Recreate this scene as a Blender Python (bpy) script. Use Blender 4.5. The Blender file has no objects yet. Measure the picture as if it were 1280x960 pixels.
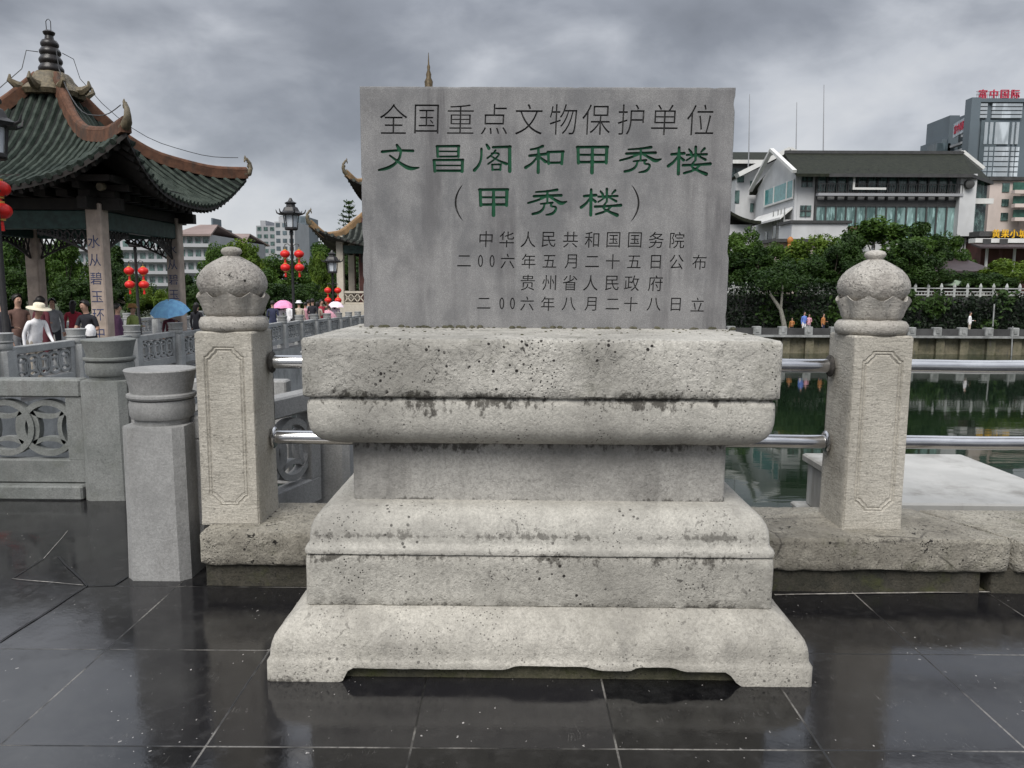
import bpy, bmesh, math, random
import numpy as np
from mathutils import Vector, Matrix, noise
from mathutils.geometry import tessellate_polygon
R = math.radians
random.seed(7)
scene = bpy.context.scene
COL = scene.collection
PI = math.pi

# ------------------------------------------------------------------ camera
FPX, PITCH, ROLL, YAW, EYE = 970.0, R(7.3), R(.33), R(.6), 1.55
CAM = Vector((0, 0, EYE))
fw = Vector((-math.sin(YAW)*math.cos(PITCH), math.cos(YAW)*math.cos(PITCH), -math.sin(PITCH)))
r0 = Vector((math.cos(YAW), math.sin(YAW), 0)); u0 = r0.cross(fw)
CR = r0*math.cos(ROLL)+u0*math.sin(ROLL); CU = u0*math.cos(ROLL)-r0*math.sin(ROLL)
cd = bpy.data.cameras.new('camera'); cam = bpy.data.objects.new('camera', cd); COL.objects.link(cam)
cd.sensor_width = 36; cd.lens = 36*FPX/1280; cd.clip_start = .05; cd.clip_end = 3000
m3 = Matrix((CR, CU, -fw)).transposed()
cam.matrix_world = Matrix.Translation(CAM) @ m3.to_4x4()
scene.camera = cam
def at(px, py, y):
    """point of the photograph (1280 x 960) brought out to the depth y"""
    v = fw+CR*((px-640)/FPX)-CU*((py-480)/FPX)
    return CAM+v*(y/v.y)

# ------------------------------------------------------------------ light
SUN_EL, SUN_AZ = R(50), R(196)      # sun high behind the camera, veiled by cloud
EXPO = 1.5
W = bpy.data.worlds.new('World'); scene.world = W; W.use_nodes = True
def world():
    nt = W.node_tree; N = nt.nodes; L = nt.links; N.clear()
    out = N.new('ShaderNodeOutputWorld'); bg = N.new('ShaderNodeBackground'); bg.inputs[1].default_value = .1
    sky = N.new('ShaderNodeTexSky'); sky.sky_type = 'NISHITA'; sky.sun_disc = False
    sky.sun_elevation = SUN_EL; sky.sun_rotation = SUN_AZ
    tc = N.new('ShaderNodeTexCoord'); sp = N.new('ShaderNodeSeparateXYZ'); L.new(tc.outputs['Generated'], sp.inputs[0])
    def mth(op, a, b=None):
        n = N.new('ShaderNodeMath'); n.operation = op
        for i, v in enumerate((a, b)):
            if v is None: continue
            if isinstance(v, (int, float)): n.inputs[i].default_value = v
            else: L.new(v, n.inputs[i])
        return n.outputs[0]
    z = mth('MAXIMUM', sp.outputs[2], .0); den = mth('ADD', z, .30)
    cb = N.new('ShaderNodeCombineXYZ'); L.new(mth('DIVIDE', sp.outputs[0], den), cb.inputs[0]); L.new(mth('DIVIDE', sp.outputs[1], den), cb.inputs[1])
    def nz(scale, det, rough, off, dist=0):
        mp = N.new('ShaderNodeMapping'); mp.inputs['Location'].default_value = off; L.new(cb.outputs[0], mp.inputs[0])
        t = N.new('ShaderNodeTexNoise'); t.inputs['Scale'].default_value = scale; t.inputs['Detail'].default_value = det
        t.inputs['Roughness'].default_value = rough; t.inputs['Distortion'].default_value = dist; L.new(mp.outputs[0], t.inputs[0]); return t.outputs[0]
    cr = N.new('ShaderNodeValToRGB'); e = cr.color_ramp.elements
    g = 10/2**EXPO
    def c(r, gg, b): return (r*g, gg*g, b*g, 1)
    e[0].position = .30; e[0].color = c(.18, .192, .218)
    e[1].position = .70; e[1].color = c(.68, .69, .71)
    x = e.new(.42); x.color = c(.255, .272, .308)
    x = e.new(.50); x.color = c(.365, .385, .425)
    x = e.new(.58); x.color = c(.53, .55, .59)
    def dz(scale, det, rough, off, dist=0):     # lumpy cloud masses
        mp = N.new('ShaderNodeMapping'); mp.inputs['Location'].default_value = off; mp.inputs['Scale'].default_value = (1, 1, 1.9); L.new(tc.outputs['Generated'], mp.inputs[0])
        t = N.new('ShaderNodeTexNoise'); t.inputs['Scale'].default_value = scale; t.inputs['Detail'].default_value = det
        t.inputs['Roughness'].default_value = rough; t.inputs['Distortion'].default_value = dist; L.new(mp.outputs[0], t.inputs[0]); return t.outputs[0]
    big = nz(.95, 4, .5, (3.1, 1.7, 0), .5); sm = dz(2.7, 6, .5, (0.3, 4.2, 1.1), .25); sm2 = dz(8.5, 5, .55, (2.3, 1.2, 0), .3)
    f = mth('ADD', mth('ADD', mth('MULTIPLY', big, .34), mth('MULTIPLY', sm, .50)), mth('MULTIPLY', sm2, .16))
    f = mth('ADD', mth('MULTIPLY', mth('SUBTRACT', f, .5), 1.35), .51)
    # brighter towards the horizon under the cloud base
    mr = N.new('ShaderNodeMapRange'); L.new(z, mr.inputs[0])
    mr.inputs[1].default_value = 0; mr.inputs[2].default_value = .30; mr.inputs[3].default_value = .075; mr.inputs[4].default_value = -.05
    f = mth('ADD', f, mr.outputs[0])
    def blob(px, py, k, w):      # broad bright or dark cloud bank round one direction
        d = (fw+CR*((px-640)/FPX)-CU*((py-480)/FPX)).normalized()
        vm = N.new('ShaderNodeVectorMath'); vm.operation = 'DOT_PRODUCT'; L.new(tc.outputs['Generated'], vm.inputs[0]); vm.inputs[1].default_value = d
        r_ = N.new('ShaderNodeMapRange'); r_.interpolation_type = 'SMOOTHSTEP'; L.new(vm.outputs['Value'], r_.inputs[0]); r_.inputs[1].default_value = math.cos(R(w)); r_.inputs[2].default_value = 1; r_.inputs[3].default_value = 0; r_.inputs[4].default_value = k
        return r_.outputs[0]
    for a_ in ((330, 250, .13, 18), (190, 30, .05, 14), (1130, 200, .07, 16), (360, 90, -.07, 12), (1000, 60, -.04, 18), (20, 190, .06, 10)): f = mth('ADD', f, blob(*a_))
    L.new(f, cr.inputs[0])
    # overcast: zenith a good deal brighter than the low sky
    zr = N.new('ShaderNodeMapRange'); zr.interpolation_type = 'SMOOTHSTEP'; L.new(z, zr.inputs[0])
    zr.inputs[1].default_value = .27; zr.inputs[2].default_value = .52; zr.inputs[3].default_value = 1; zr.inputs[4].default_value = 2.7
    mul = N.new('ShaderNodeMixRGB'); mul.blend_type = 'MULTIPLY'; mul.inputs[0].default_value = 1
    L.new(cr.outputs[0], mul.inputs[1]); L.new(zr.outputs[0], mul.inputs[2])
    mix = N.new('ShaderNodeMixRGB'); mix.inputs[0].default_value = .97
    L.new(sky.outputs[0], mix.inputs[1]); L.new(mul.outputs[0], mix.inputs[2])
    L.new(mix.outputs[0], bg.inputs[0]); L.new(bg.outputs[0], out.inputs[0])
world()
sl = bpy.data.lights.new('sun', 'SUN'); sl.energy = 1.2; sl.angle = R(35); sl.color = (1, .965, .91)
so = bpy.data.objects.new('sun', sl); COL.objects.link(so)
sd = Vector((math.sin(SUN_AZ)*math.cos(SUN_EL), math.cos(SUN_AZ)*math.cos(SUN_EL), math.sin(SUN_EL)))
so.rotation_euler = (-sd).to_track_quat('-Z', 'Y').to_euler(); so.location = (0, -10, 30)
vs = scene.view_settings; vs.view_transform = 'Standard'; vs.look = 'None'; vs.gamma = 1; vs.exposure = EXPO; vs.use_curve_mapping = False
scene.cycles.max_bounces = 6; scene.cycles.diffuse_bounces = 3; scene.cycles.glossy_bounces = 3; scene.cycles.transparent_max_bounces = 6

# ------------------------------------------------------------------ helpers
ORG = {}
def tag(o, label, cat, group=None, kind=None):
    if label: o['label'] = label
    if cat: o['category'] = cat
    if group: o['group'] = group
    if kind: o['kind'] = kind
    return o
def thing(name, label, cat, loc=(0, 0, 0), group=None):
    o = bpy.data.objects.new(name, None); COL.objects.link(o); o.location = loc; o.empty_display_size = .2
    ORG[o.name] = Vector(loc)
    return tag(o, label, cat, group)
class MB:
    def __init__(s): s.v = []; s.f = []; s.m = []
    def add(s, vs, fs, mi=0, M=None):
        b = len(s.v)
        s.v += [tuple(M @ Vector(q)) for q in vs] if M is not None else [tuple(q) for q in vs]
        s.f += [tuple(i+b for i in f) for f in fs]; s.m += [mi]*len(fs); return s
    def box(s, x0, x1, y0, y1, z0, z1, mi=0, M=None):
        vs = [(x0,y0,z0),(x1,y0,z0),(x1,y1,z0),(x0,y1,z0),(x0,y0,z1),(x1,y0,z1),(x1,y1,z1),(x0,y1,z1)]
        return s.add(vs, [(0,3,2,1),(4,5,6,7),(0,1,5,4),(1,2,6,5),(2,3,7,6),(3,0,4,7)], mi, M)
    def bbox(s, x0, x1, y0, y1, z0, z1, b=.01, mi=0, M=None):
        """box with chamfered edges"""
        vs = []; fs = []
        for z, i in ((z0, b), (z0+b, 0), (z1-b, 0), (z1, b)):
            xa, xb, ya, yb = x0+i, x1-i, y0+i, y1-i; c = b
            vs += [(xa+c,ya,z),(xb-c,ya,z),(xb,ya+c,z),(xb,yb-c,z),(xb-c,yb,z),(xa+c,yb,z),(xa,yb-c,z),(xa,ya+c,z)]
        for k in range(3):
            for j in range(8): fs.append((k*8+j, k*8+(j+1)%8, k*8+8+(j+1)%8, k*8+8+j))
        fs.append(tuple(range(7, -1, -1))); fs.append(tuple(range(24, 32)))
        return s.add(vs, fs, mi, M)
    def lathe(s, prof, n=24, mi=0, M=None, lobes=0, amp=0, twist=0):
        vs = []; fs = []
        for (r, z) in prof:
            for j in range(n):
                a = 2*PI*j/n+twist; rr = r*(1+amp*abs(math.sin(lobes*a/2))-amp*.5) if lobes else r
                vs.append((rr*math.cos(a), rr*math.sin(a), z))
        k = len(prof)
        for i in range(k-1):
            for j in range(n): fs.append((i*n+j, i*n+(j+1)%n, (i+1)*n+(j+1)%n, (i+1)*n+j))
        fs.append(tuple(range(n-1, -1, -1))); fs.append(tuple(range((k-1)*n, k*n)))
        return s.add(vs, fs, mi, M)
    def tube(s, pts, r, n=8, mi=0, M=None, cap=True, flat=None):
        pts = [Vector(p) for p in pts]; k = len(pts); vs = []; fs = []
        rr = r if isinstance(r, (list, tuple)) else [r]*k
        up = Vector((0, 0, 1)); prev = None
        for i, p in enumerate(pts):
            t = (pts[min(i+1, k-1)]-pts[max(i-1, 0)]).normalized()
            if prev is None:
                a = up if abs(t.z) < .9 else Vector((1, 0, 0)); x = t.cross(a).normalized()
            else:
                x = (prev-t*prev.dot(t)).normalized()
            prev = x; y = t.cross(x)
            for j in range(n):
                an = 2*PI*j/n; vs.append(p+(x*math.cos(an)+y*math.sin(an)*(flat or 1))*rr[i])
        for i in range(k-1):
            for j in range(n): fs.append((i*n+j, i*n+(j+1)%n, (i+1)*n+(j+1)%n, (i+1)*n+j))
        if cap: fs.append(tuple(range(n-1, -1, -1))); fs.append(tuple(range((k-1)*n, k*n)))
        return s.add(vs, fs, mi, M)
    def sweep(s, pts, w, h, mi=0, M=None, side=None):
        """rectangular section swept along pts; section upright (z) unless side given"""
        pts = [Vector(p) for p in pts]; k = len(pts); vs = []; fs = []
        for i, p in enumerate(pts):
            t = (pts[min(i+1, k-1)]-pts[max(i-1, 0)]).normalized()
            u = side or Vector((0, 0, 1)); x = t.cross(u).normalized(); y = x.cross(t)
            for (a, b) in ((-1,-1),(1,-1),(1,1),(-1,1)): vs.append(p+x*(a*w/2)+y*(b*h/2))
        for i in range(k-1):
            for j in range(4): fs.append((i*4+j, i*4+(j+1)%4, i*4+4+(j+1)%4, i*4+4+j))
        fs.append((3,2,1,0)); fs.append(tuple((k-1)*4+j for j in range(4)))
        return s.add(vs, fs, mi, M)
    def prism(s, poly, y0, y1, mi=0, M=None):
        """polygon in x,z pushed from y0 to y1"""
        n = len(poly); vs = [(x, y0, z) for x, z in poly]+[(x, y1, z) for x, z in poly]
        fs = [tuple(range(n)), tuple(range(2*n-1, n-1, -1))]+[(j, j+n, (j+1)%n+n, (j+1)%n) for j in range(n)]
        return s.add(vs, fs, mi, M)
    def build(s, name, mats, parent=None, smooth=35, fix=True):
        if not isinstance(mats, (list, tuple)): mats = [mats]
        me = bpy.data.meshes.new(name); o3 = ORG.get(parent.name, Vector((0, 0, 0))) if parent else Vector((0, 0, 0))
        me.from_pydata([(a-o3.x, b-o3.y, c-o3.z) for a, b, c in s.v], [], s.f)
        for m in mats: me.materials.append(m)
        me.polygons.foreach_set('material_index', s.m)
        if fix:
            bm = bmesh.new(); bm.from_mesh(me); bmesh.ops.recalc_face_normals(bm, faces=bm.faces); bm.to_mesh(me); bm.free()
        if smooth:
            me.polygons.foreach_set('use_smooth', [True]*len(me.polygons)); me.set_sharp_from_angle(angle=R(smooth))
        me.update()
        o = bpy.data.objects.new(name, me); COL.objects.link(o)
        if parent: o.parent = parent; ORG[o.name] = o3
        return o
def dup(root, loc, label=None, rz=0, group=None):
    """copy of a thing with copies of its parts and sub-parts"""
    r = root.copy(); COL.objects.link(r); r.location = loc; r.rotation_euler = (0, 0, rz)
    if label: r['label'] = label
    if group: r['group'] = group
    for ch in list(root.children):
        c = ch.copy(); COL.objects.link(c); c.parent = r
        for g in list(ch.children):
            d = g.copy(); COL.objects.link(d); d.parent = c
    return r
def struct(name, mb, mat, **k):
    o = mb.build(name, mat, None, **k); o['kind'] = 'structure'; return o
ORD = 'first second third fourth fifth sixth seventh eighth ninth tenth eleventh twelfth thirteenth fourteenth fifteenth sixteenth seventeenth eighteenth'.split()

# ------------------------------------------------------------------ materials
class NT:
    def __init__(s, name):
        s.mat = bpy.data.materials.new(name); s.mat.use_nodes = True
        s.t = s.mat.node_tree; s.N = s.t.nodes; s.L = s.t.links
        s.b = s.N['Principled BSDF']; s.pos = s.N.new('ShaderNodeNewGeometry').outputs['Position']
    def put(s, n, i, v):
        if v is None: return
        if isinstance(v, (int, float)): n.inputs[i].default_value = v
        elif isinstance(v, (tuple, list)):
            n.inputs[i].default_value = tuple(v)+((1,) if len(v) == 3 and n.inputs[i].type == 'RGBA' else ())
        else: s.L.new(v, n.inputs[i])
    def noise(s, scale, det=4, rough=.55, st=(1, 1, 1), dist=0, off=(0, 0, 0)):
        v = s.pos
        mp = s.N.new('ShaderNodeMapping'); mp.inputs['Scale'].default_value = st; mp.inputs['Location'].default_value = off; s.L.new(v, mp.inputs[0])
        n = s.N.new('ShaderNodeTexNoise'); s.L.new(mp.outputs[0], n.inputs[0])
        n.inputs['Scale'].default_value = scale; n.inputs['Detail'].default_value = det; n.inputs['Roughness'].default_value = rough; n.inputs['Distortion'].default_value = dist
        return n.outputs[0]
    def vor(s, scale, feat='F1', st=(1, 1, 1)):
        mp = s.N.new('ShaderNodeMapping'); mp.inputs['Scale'].default_value = st; s.L.new(s.pos, mp.inputs[0])
        n = s.N.new('ShaderNodeTexVoronoi'); n.feature = feat; n.inputs['Scale'].default_value = scale; s.L.new(mp.outputs[0], n.inputs[0]); return n.outputs[0]
    def m(s, op, a, b=None, c=None, clamp=False):
        n = s.N.new('ShaderNodeMath'); n.operation = op; n.use_clamp = clamp
        for i, v in enumerate((a, b, c)): s.put(n, i, v)
        return n.outputs[0]
    def ramp(s, f, lo, hi, a=0., b=1.):
        n = s.N.new('ShaderNodeMapRange'); n.interpolation_type = 'SMOOTHSTEP'; s.put(n, 0, f); n.inputs[1].default_value = lo; n.inputs[2].default_value = hi
        n.inputs[3].default_value = a; n.inputs[4].default_value = b; return n.outputs[0]
    def mix(s, f, a, b, mode='MIX'):
        n = s.N.new('ShaderNodeMixRGB'); n.blend_type = mode; s.put(n, 0, f); s.put(n, 1, a); s.put(n, 2, b); return n.outputs[0]
    def bump(s, h, strength=.5, dist=.01, nrm=None):
        n = s.N.new('ShaderNodeBump'); n.inputs['Strength'].default_value = strength; n.inputs['Distance'].default_value = dist; s.L.new(h, n.inputs['Height'])
        if nrm is not None: s.L.new(nrm, n.inputs['Normal'])
        return n.outputs[0]
    def done(s, col=None, rough=.8, nrm=None, metal=0, spec=.5):
        if col is not None: s.put(s.b, 'Base Color', col)
        s.put(s.b, 'Roughness', rough); s.put(s.b, 'Metallic', metal); s.put(s.b, 'Specular IOR Level', spec)
        if nrm is not None: s.L.new(nrm, s.b.inputs['Normal'])
        return s.mat

def stone(name, base=(.47, .445, .40), dark=(.27, .255, .235), spots=.5, moss=0., streak=.35, chisel=0., pits=.5, bump=.55, sc=1., seams=(), cracks=0, gouge=.45):
    t = NT(name)
    n1 = t.noise(2.3*sc, 7, .62); n2 = t.noise(15*sc, 6, .65); n3 = t.noise(80, 4, .65)
    c = t.mix(t.ramp(n1, .30, .62), dark, base)
    c = t.mix(t.ramp(n2, .36, .62, .0, .22), c, tuple(min(1, v*1.15) for v in base))
    c = t.mix(t.ramp(n3, .36, .60, .38, 0.), c, tuple(v*.6 for v in dark)); n6 = t.noise(190, 3, .6); c = t.mix(t.ramp(n6, .40, .62, .22, 0.), c, tuple(v*.45 for v in dark)); n7 = t.noise(1.1, 6, .7, off=(9, 4, 2)); c = t.mix(t.ramp(n7, .46, .66, 0, .6), c, tuple(v*.55 for v in dark))
    n4 = t.noise(26, 5, .7, off=(5, 5, 5)); c = t.mix(t.ramp(n4, .30, .52, .22, 0.), c, tuple(v*.6 for v in dark))
    if streak:   # rain streaks running down the faces
        s1 = t.noise(7, 5, .6, (1, 1, .12)); s2 = t.noise(1.6, 3, .5, off=(7, 3, 1))
        c = t.mix(t.m('MULTIPLY', t.ramp(s1, .50, .72, 0, streak), t.ramp(s2, .40, .62)), c, (.10, .095, .088))
    if spots:    # black lichen
        a = t.noise(30, 3, .6, dist=.6); b = t.noise(2.1, 4, .6, off=(2, 9, 4)); a2 = t.noise(95, 2, .5)
        k = t.m('MULTIPLY', t.ramp(a, .60, .66), t.ramp(b, .50, .64, 0, spots*1.5), clamp=True)
        k2 = t.m('MULTIPLY', t.ramp(a2, .66, .71), t.ramp(b, .42, .60, 0, spots), clamp=True)
        v1 = t.ramp(t.m('ADD', t.vor(30), t.m('MULTIPLY', t.noise(60, 2, .5), .16)), .24, .30, 1, 0); v2 = t.ramp(t.vor(62), .16, .24, 1, 0); mk = t.noise(3.1, 5, .65, off=(6, 2, 8)); mk2 = t.noise(5.2, 5, .6, off=(1, 7, 3))
        k3 = t.m('MAXIMUM', t.m('MULTIPLY', v1, t.ramp(mk, .545, .60)), t.m('MULTIPLY', v2, t.ramp(mk2, .50, .58)))
        c = t.mix(t.m('MAXIMUM', t.m('MAXIMUM', k, k2), t.m('MULTIPLY', k3, min(1, spots*2.2)), clamp=True), c, (.022, .020, .018))
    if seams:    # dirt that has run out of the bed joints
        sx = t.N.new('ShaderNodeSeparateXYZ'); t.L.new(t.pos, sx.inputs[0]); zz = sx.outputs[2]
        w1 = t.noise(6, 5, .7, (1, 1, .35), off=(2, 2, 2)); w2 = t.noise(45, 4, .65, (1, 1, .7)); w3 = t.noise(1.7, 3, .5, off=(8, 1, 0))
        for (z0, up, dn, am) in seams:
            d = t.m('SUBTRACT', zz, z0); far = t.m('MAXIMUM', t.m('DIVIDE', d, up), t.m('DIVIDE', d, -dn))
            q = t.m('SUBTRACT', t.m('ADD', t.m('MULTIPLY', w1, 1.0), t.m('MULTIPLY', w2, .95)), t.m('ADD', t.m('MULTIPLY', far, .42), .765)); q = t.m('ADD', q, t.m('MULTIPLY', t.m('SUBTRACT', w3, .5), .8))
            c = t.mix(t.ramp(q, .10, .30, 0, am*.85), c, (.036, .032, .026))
    if cracks:
        ed = t.vor(cracks, 'DISTANCE_TO_EDGE'); ck = t.m('MULTIPLY', t.ramp(t.m('ADD', ed, t.m('MULTIPLY', t.noise(30, 3, .6), .03)), .012, .026, 1, 0), t.ramp(t.noise(3.3, 3, .5, off=(5, 1, 2)), .46, .54)); c = t.mix(t.m('MULTIPLY', ck, .85), c, (.05, .045, .04))
    if moss:
        g = t.noise(5, 6, .7, off=(4, 4, 4)); c = t.mix(t.ramp(g, .52, .68, 0, moss), c, (.055, .06, .022))
    h = t.m('ADD', t.m('MULTIPLY', n2, .9), t.m('MULTIPLY', n3, .55)); gq = t.noise(24, 5, .7, dist=1.2, off=(3, 8, 1)); h = t.m('ADD', h, t.m('MULTIPLY', t.ramp(gq, .30, .46), .9*gouge))
    if chisel:
        ch = t.noise(26, 4, .6, (.55, .55, 2.4), dist=.8); h = t.m('ADD', h, t.m('MULTIPLY', ch, chisel))
    if pits:
        p = t.ramp(t.vor(46), .0, .30); h = t.m('ADD', h, t.m('MULTIPLY', t.m('MULTIPLY', p, t.ramp(n1, .4, .6)), pits))
    nr = t.bump(h, bump, .012); fine = t.noise(240, 3, .6); nr = t.bump(fine, .35, .003, nr)
    return t.done(c, t.ramp(n2, .3, .7, .78, .95), nr, spec=.3)
def plain(name, col, rough=.6, var=.18, sc=6, bump=0., metal=0, spec=.4, st=(1, 1, 1), dirt=None, dirtamt=.4):
    t = NT(name); n = t.noise(sc, 5, .6, st)
    c = t.mix(t.ramp(n, .3, .7), tuple(v*(1-var) for v in col), tuple(min(1, v*(1+var)) for v in col))
    if dirt:
        d = t.noise(sc*.6, 6, .7, (1, 1, .2), off=(3, 1, 2)); c = t.mix(t.ramp(d, .48, .72, 0, dirtamt), c, dirt)
    nr = t.bump(t.noise(sc*6, 4, .6, st), bump, .01) if bump else None
    return t.done(c, rough, nr, metal, spec)
MAT = {}
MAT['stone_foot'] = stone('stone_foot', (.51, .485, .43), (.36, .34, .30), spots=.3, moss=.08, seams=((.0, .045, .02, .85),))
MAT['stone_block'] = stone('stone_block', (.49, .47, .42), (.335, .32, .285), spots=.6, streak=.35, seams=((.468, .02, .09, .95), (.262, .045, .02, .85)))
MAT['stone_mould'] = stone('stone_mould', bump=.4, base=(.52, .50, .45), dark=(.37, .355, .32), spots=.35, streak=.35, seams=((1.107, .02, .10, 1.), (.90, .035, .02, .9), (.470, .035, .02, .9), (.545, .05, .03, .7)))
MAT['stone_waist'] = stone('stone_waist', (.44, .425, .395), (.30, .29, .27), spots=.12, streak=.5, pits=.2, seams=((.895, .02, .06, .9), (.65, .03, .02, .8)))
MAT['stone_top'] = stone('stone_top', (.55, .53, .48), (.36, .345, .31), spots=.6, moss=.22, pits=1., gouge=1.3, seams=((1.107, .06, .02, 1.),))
MAT['stone_post'] = stone('stone_post', (.51, .48, .42), (.37, .345, .295), spots=.15, streak=.15, chisel=1.0, pits=.3, bump=.5)
MAT['stone_bud'] = stone('stone_bud', (.50, .475, .43), (.30, .275, .25), spots=.6, streak=.2, pits=.8, bump=.9, sc=2.2, cracks=4.5)
MAT['stone_cup'] = stone('stone_cup', (.52, .495, .45), (.36, .335, .30), spots=.25, moss=.16, streak=.2, chisel=.6)
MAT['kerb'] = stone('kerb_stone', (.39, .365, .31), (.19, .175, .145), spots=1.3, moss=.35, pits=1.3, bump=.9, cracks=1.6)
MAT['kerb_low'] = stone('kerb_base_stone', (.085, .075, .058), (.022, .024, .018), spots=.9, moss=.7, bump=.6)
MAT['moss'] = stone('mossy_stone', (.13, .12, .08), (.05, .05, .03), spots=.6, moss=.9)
MAT['granite'] = stone('grey_granite', (.35, .347, .34), (.275, .275, .268), spots=.06, streak=.35, pits=0, bump=.28)
MAT['granite_old'] = stone('old_grey_granite', (.25, .255, .245), (.165, .175, .165), spots=.12, streak=.55, moss=.15, pits=.1, bump=.35)
MAT['bridge_stone'] = stone('bridge_stone', (.43, .435, .43), (.31, .315, .31), spots=.12, streak=.4, pits=0, bump=.3)
def tablet_mat():
    t = NT('tablet_stone'); n1 = t.noise(2.0, 6, .6); n2 = t.noise(9, 5, .65, (1, 1, .45)); n3 = t.noise(130, 3, .6)
    c = t.mix(t.ramp(n1, .34, .66), (.165, .165, .170), (.255, .250, .250))
    c = t.mix(t.ramp(n2, .38, .66, 0, .6), c, (.33, .325, .32)); n5 = t.noise(4.5, 7, .7, off=(3, 0, 6)); c = t.mix(t.ramp(n5, .50, .66, 0, .45), c, (.115, .113, .118))
    s = t.noise(9, 6, .65, (1, 1, .09)); c = t.mix(t.m('MULTIPLY', t.ramp(s, .48, .66, 0, .75), t.ramp(t.noise(1.3, 3, .5, off=(4, 1, 1)), .40, .60)), c, (.085, .080, .085)); s2 = t.noise(14, 5, .65, (1, 1, .13), off=(3, 3, 0)); c = t.mix(t.ramp(s2, .56, .70, 0, .3), c, (.36, .355, .35)); gr = t.noise(260, 3, .6); c = t.mix(t.ramp(gr, .40, .62, .4, 0), c, (.07, .07, .07))
    c = t.mix(t.ramp(n3, .4, .7, .22, 0), c, (.10, .10, .10))
    h = t.m('ADD', t.m('MULTIPLY', n2, .6), t.m('MULTIPLY', n3, .5)); nr = t.bump(h, .25, .006)
    return t.done(c, t.ramp(n1, .3, .7, .55, .75), nr, spec=.35)
MAT['tablet'] = tablet_mat()
def paint(name, col, worn):
    t = NT(name); n = t.noise(45, 4, .65); n2 = t.noise(9, 3, .6)
    c = t.mix(t.ramp(n, .52, .68, 0, .75), col, worn); c = t.mix(t.ramp(n2, .5, .7, 0, .5), c, tuple(v*.4 for v in col))
    return t.done(c, .6, spec=.3)
MAT['green_paint'] = paint('green_carving_paint', (.002, .066, .027), (.005, .022, .012))
MAT['dark_paint'] = paint('dark_carving_paint', (.018, .0175, .018), (.085, .083, .082))
def floor_mat():
    t = NT('wet_slate_floor')
    rot = t.N.new('ShaderNodeMapping'); t.L.new(t.pos, rot.inputs[0]); rot.inputs['Rotation'].default_value = (0, 0, R(-.55)); rot.inputs['Location'].default_value = (.335, .335, 0)
    b = t.N.new('ShaderNodeTexBrick'); t.L.new(rot.outputs[0], b.inputs[0]); b.offset = 0; b.squash = 1
    for k, v in (('Scale', 1), ('Mortar Size', .0042), ('Mortar Smooth', .3), ('Bias', 0), ('Brick Width', .693), ('Row Height', .693)): b.inputs[k].default_value = v
    b.inputs['Color1'].default_value = (0, 0, 0, 1); b.inputs['Color2'].default_value = (1, 1, 1, 1); b.inputs['Mortar'].default_value = (.5, .5, .5, 1)
    n1 = t.noise(1.7, 5, .6); n2 = t.noise(13, 5, .65); n3 = t.noise(60, 4, .65)
    tile = t.mix(b.outputs['Color'], (.003, .003, .0035), (.016, .0155, .017))
    c = t.mix(t.ramp(n2, .45, .75, 0, .45), tile, (.030, .029, .029)); c = t.mix(t.ramp(t.noise(.9, 6, .7, off=(2, 6, 0)), .48, .66, 0, .5), c, (.034, .034, .033))
    # scratches and pale flecks
    s1 = t.noise(9, 3, .7, (3.2, .5, 1), dist=1.2, off=(5, 0, 0)); s2 = t.noise(55, 2, .5, (1, .7, 1)); s3 = t.noise(3, 3, .5, off=(1, 8, 0))
    fl = t.m('MULTIPLY', t.ramp(s2, .70, .735), t.ramp(s3, .48, .62), clamp=True)
    sc = t.m('MULTIPLY', t.ramp(t.m('ABSOLUTE', t.m('SUBTRACT', s1, .5)), .0, .007, 1, 0), t.ramp(t.noise(7, 3, .6, off=(3, 3, 3)), .58, .72, 0, .35), clamp=True)
    c = t.mix(t.m('MAXIMUM', t.m('MULTIPLY', fl, .9), sc), c, (.42, .40, .38))
    # joints: pale grout in places, black elsewhere
    jn = t.mix(t.ramp(t.noise(2.2, 4, .6, off=(9, 2, 0)), .44, .60), (.005, .005, .005), (.19, .18, .165))
    px_ = t.N.new('ShaderNodeSeparateXYZ'); t.L.new(t.pos, px_.inputs[0])   # no regular joints among the big slabs at the bridge end
    jm = t.m('MAXIMUM', t.ramp(px_.outputs[0], -2.12, -2.02), t.ramp(px_.outputs[1], 3.45, 3.35, 0, 1)); jf = t.m('MULTIPLY', b.outputs['Fac'], jm)
    c = t.mix(t.m('MULTIPLY', jf, t.ramp(n3, .30, .55, .25, 1)), c, jn)
    r = t.m('ADD', t.m('ADD', t.ramp(n1, .40, .66, .035, .13), t.m('MULTIPLY', b.outputs['Color'], .05)), t.ramp(n2, .48, .78, 0, .15)); r = t.m('ADD', r, t.m('MULTIPLY', jf, .35))
    h = t.m('ADD', t.m('MULTIPLY', n2, .35), t.m('MULTIPLY', jf, -1.)); nr = t.bump(h, .16, .006); nr = t.bump(n3, .05, .004, nr)
    nr = t.bump(t.noise(1.3, 3, .5), .13, .02, nr)
    return t.done(c, r, nr, spec=.62)
MAT['floor'] = floor_mat()
MAT['joint_pale'] = plain('pale_joint', (.26, .245, .225), .6, .4, 30)
MAT['joint_dark'] = plain('dark_joint', (.006, .006, .006), .5, .3, 30)
def water_mat():
    t = NT('river_water'); n = t.noise(.05, 3, .5)
    c = t.mix(t.ramp(n, .35, .65), (.006, .013, .007), (.011, .020, .010))
    w = t.m('ADD', t.noise(.9, 3, .5, (.4, 1.3, 1)), t.m('MULTIPLY', t.noise(4, 3, .5, (.4, 1.2, 1)), .2)); nr = t.bump(w, .07, .05)
    t.b.inputs['IOR'].default_value = 1.33
    return t.done(c, .035, nr)
MAT['water'] = water_mat()
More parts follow.
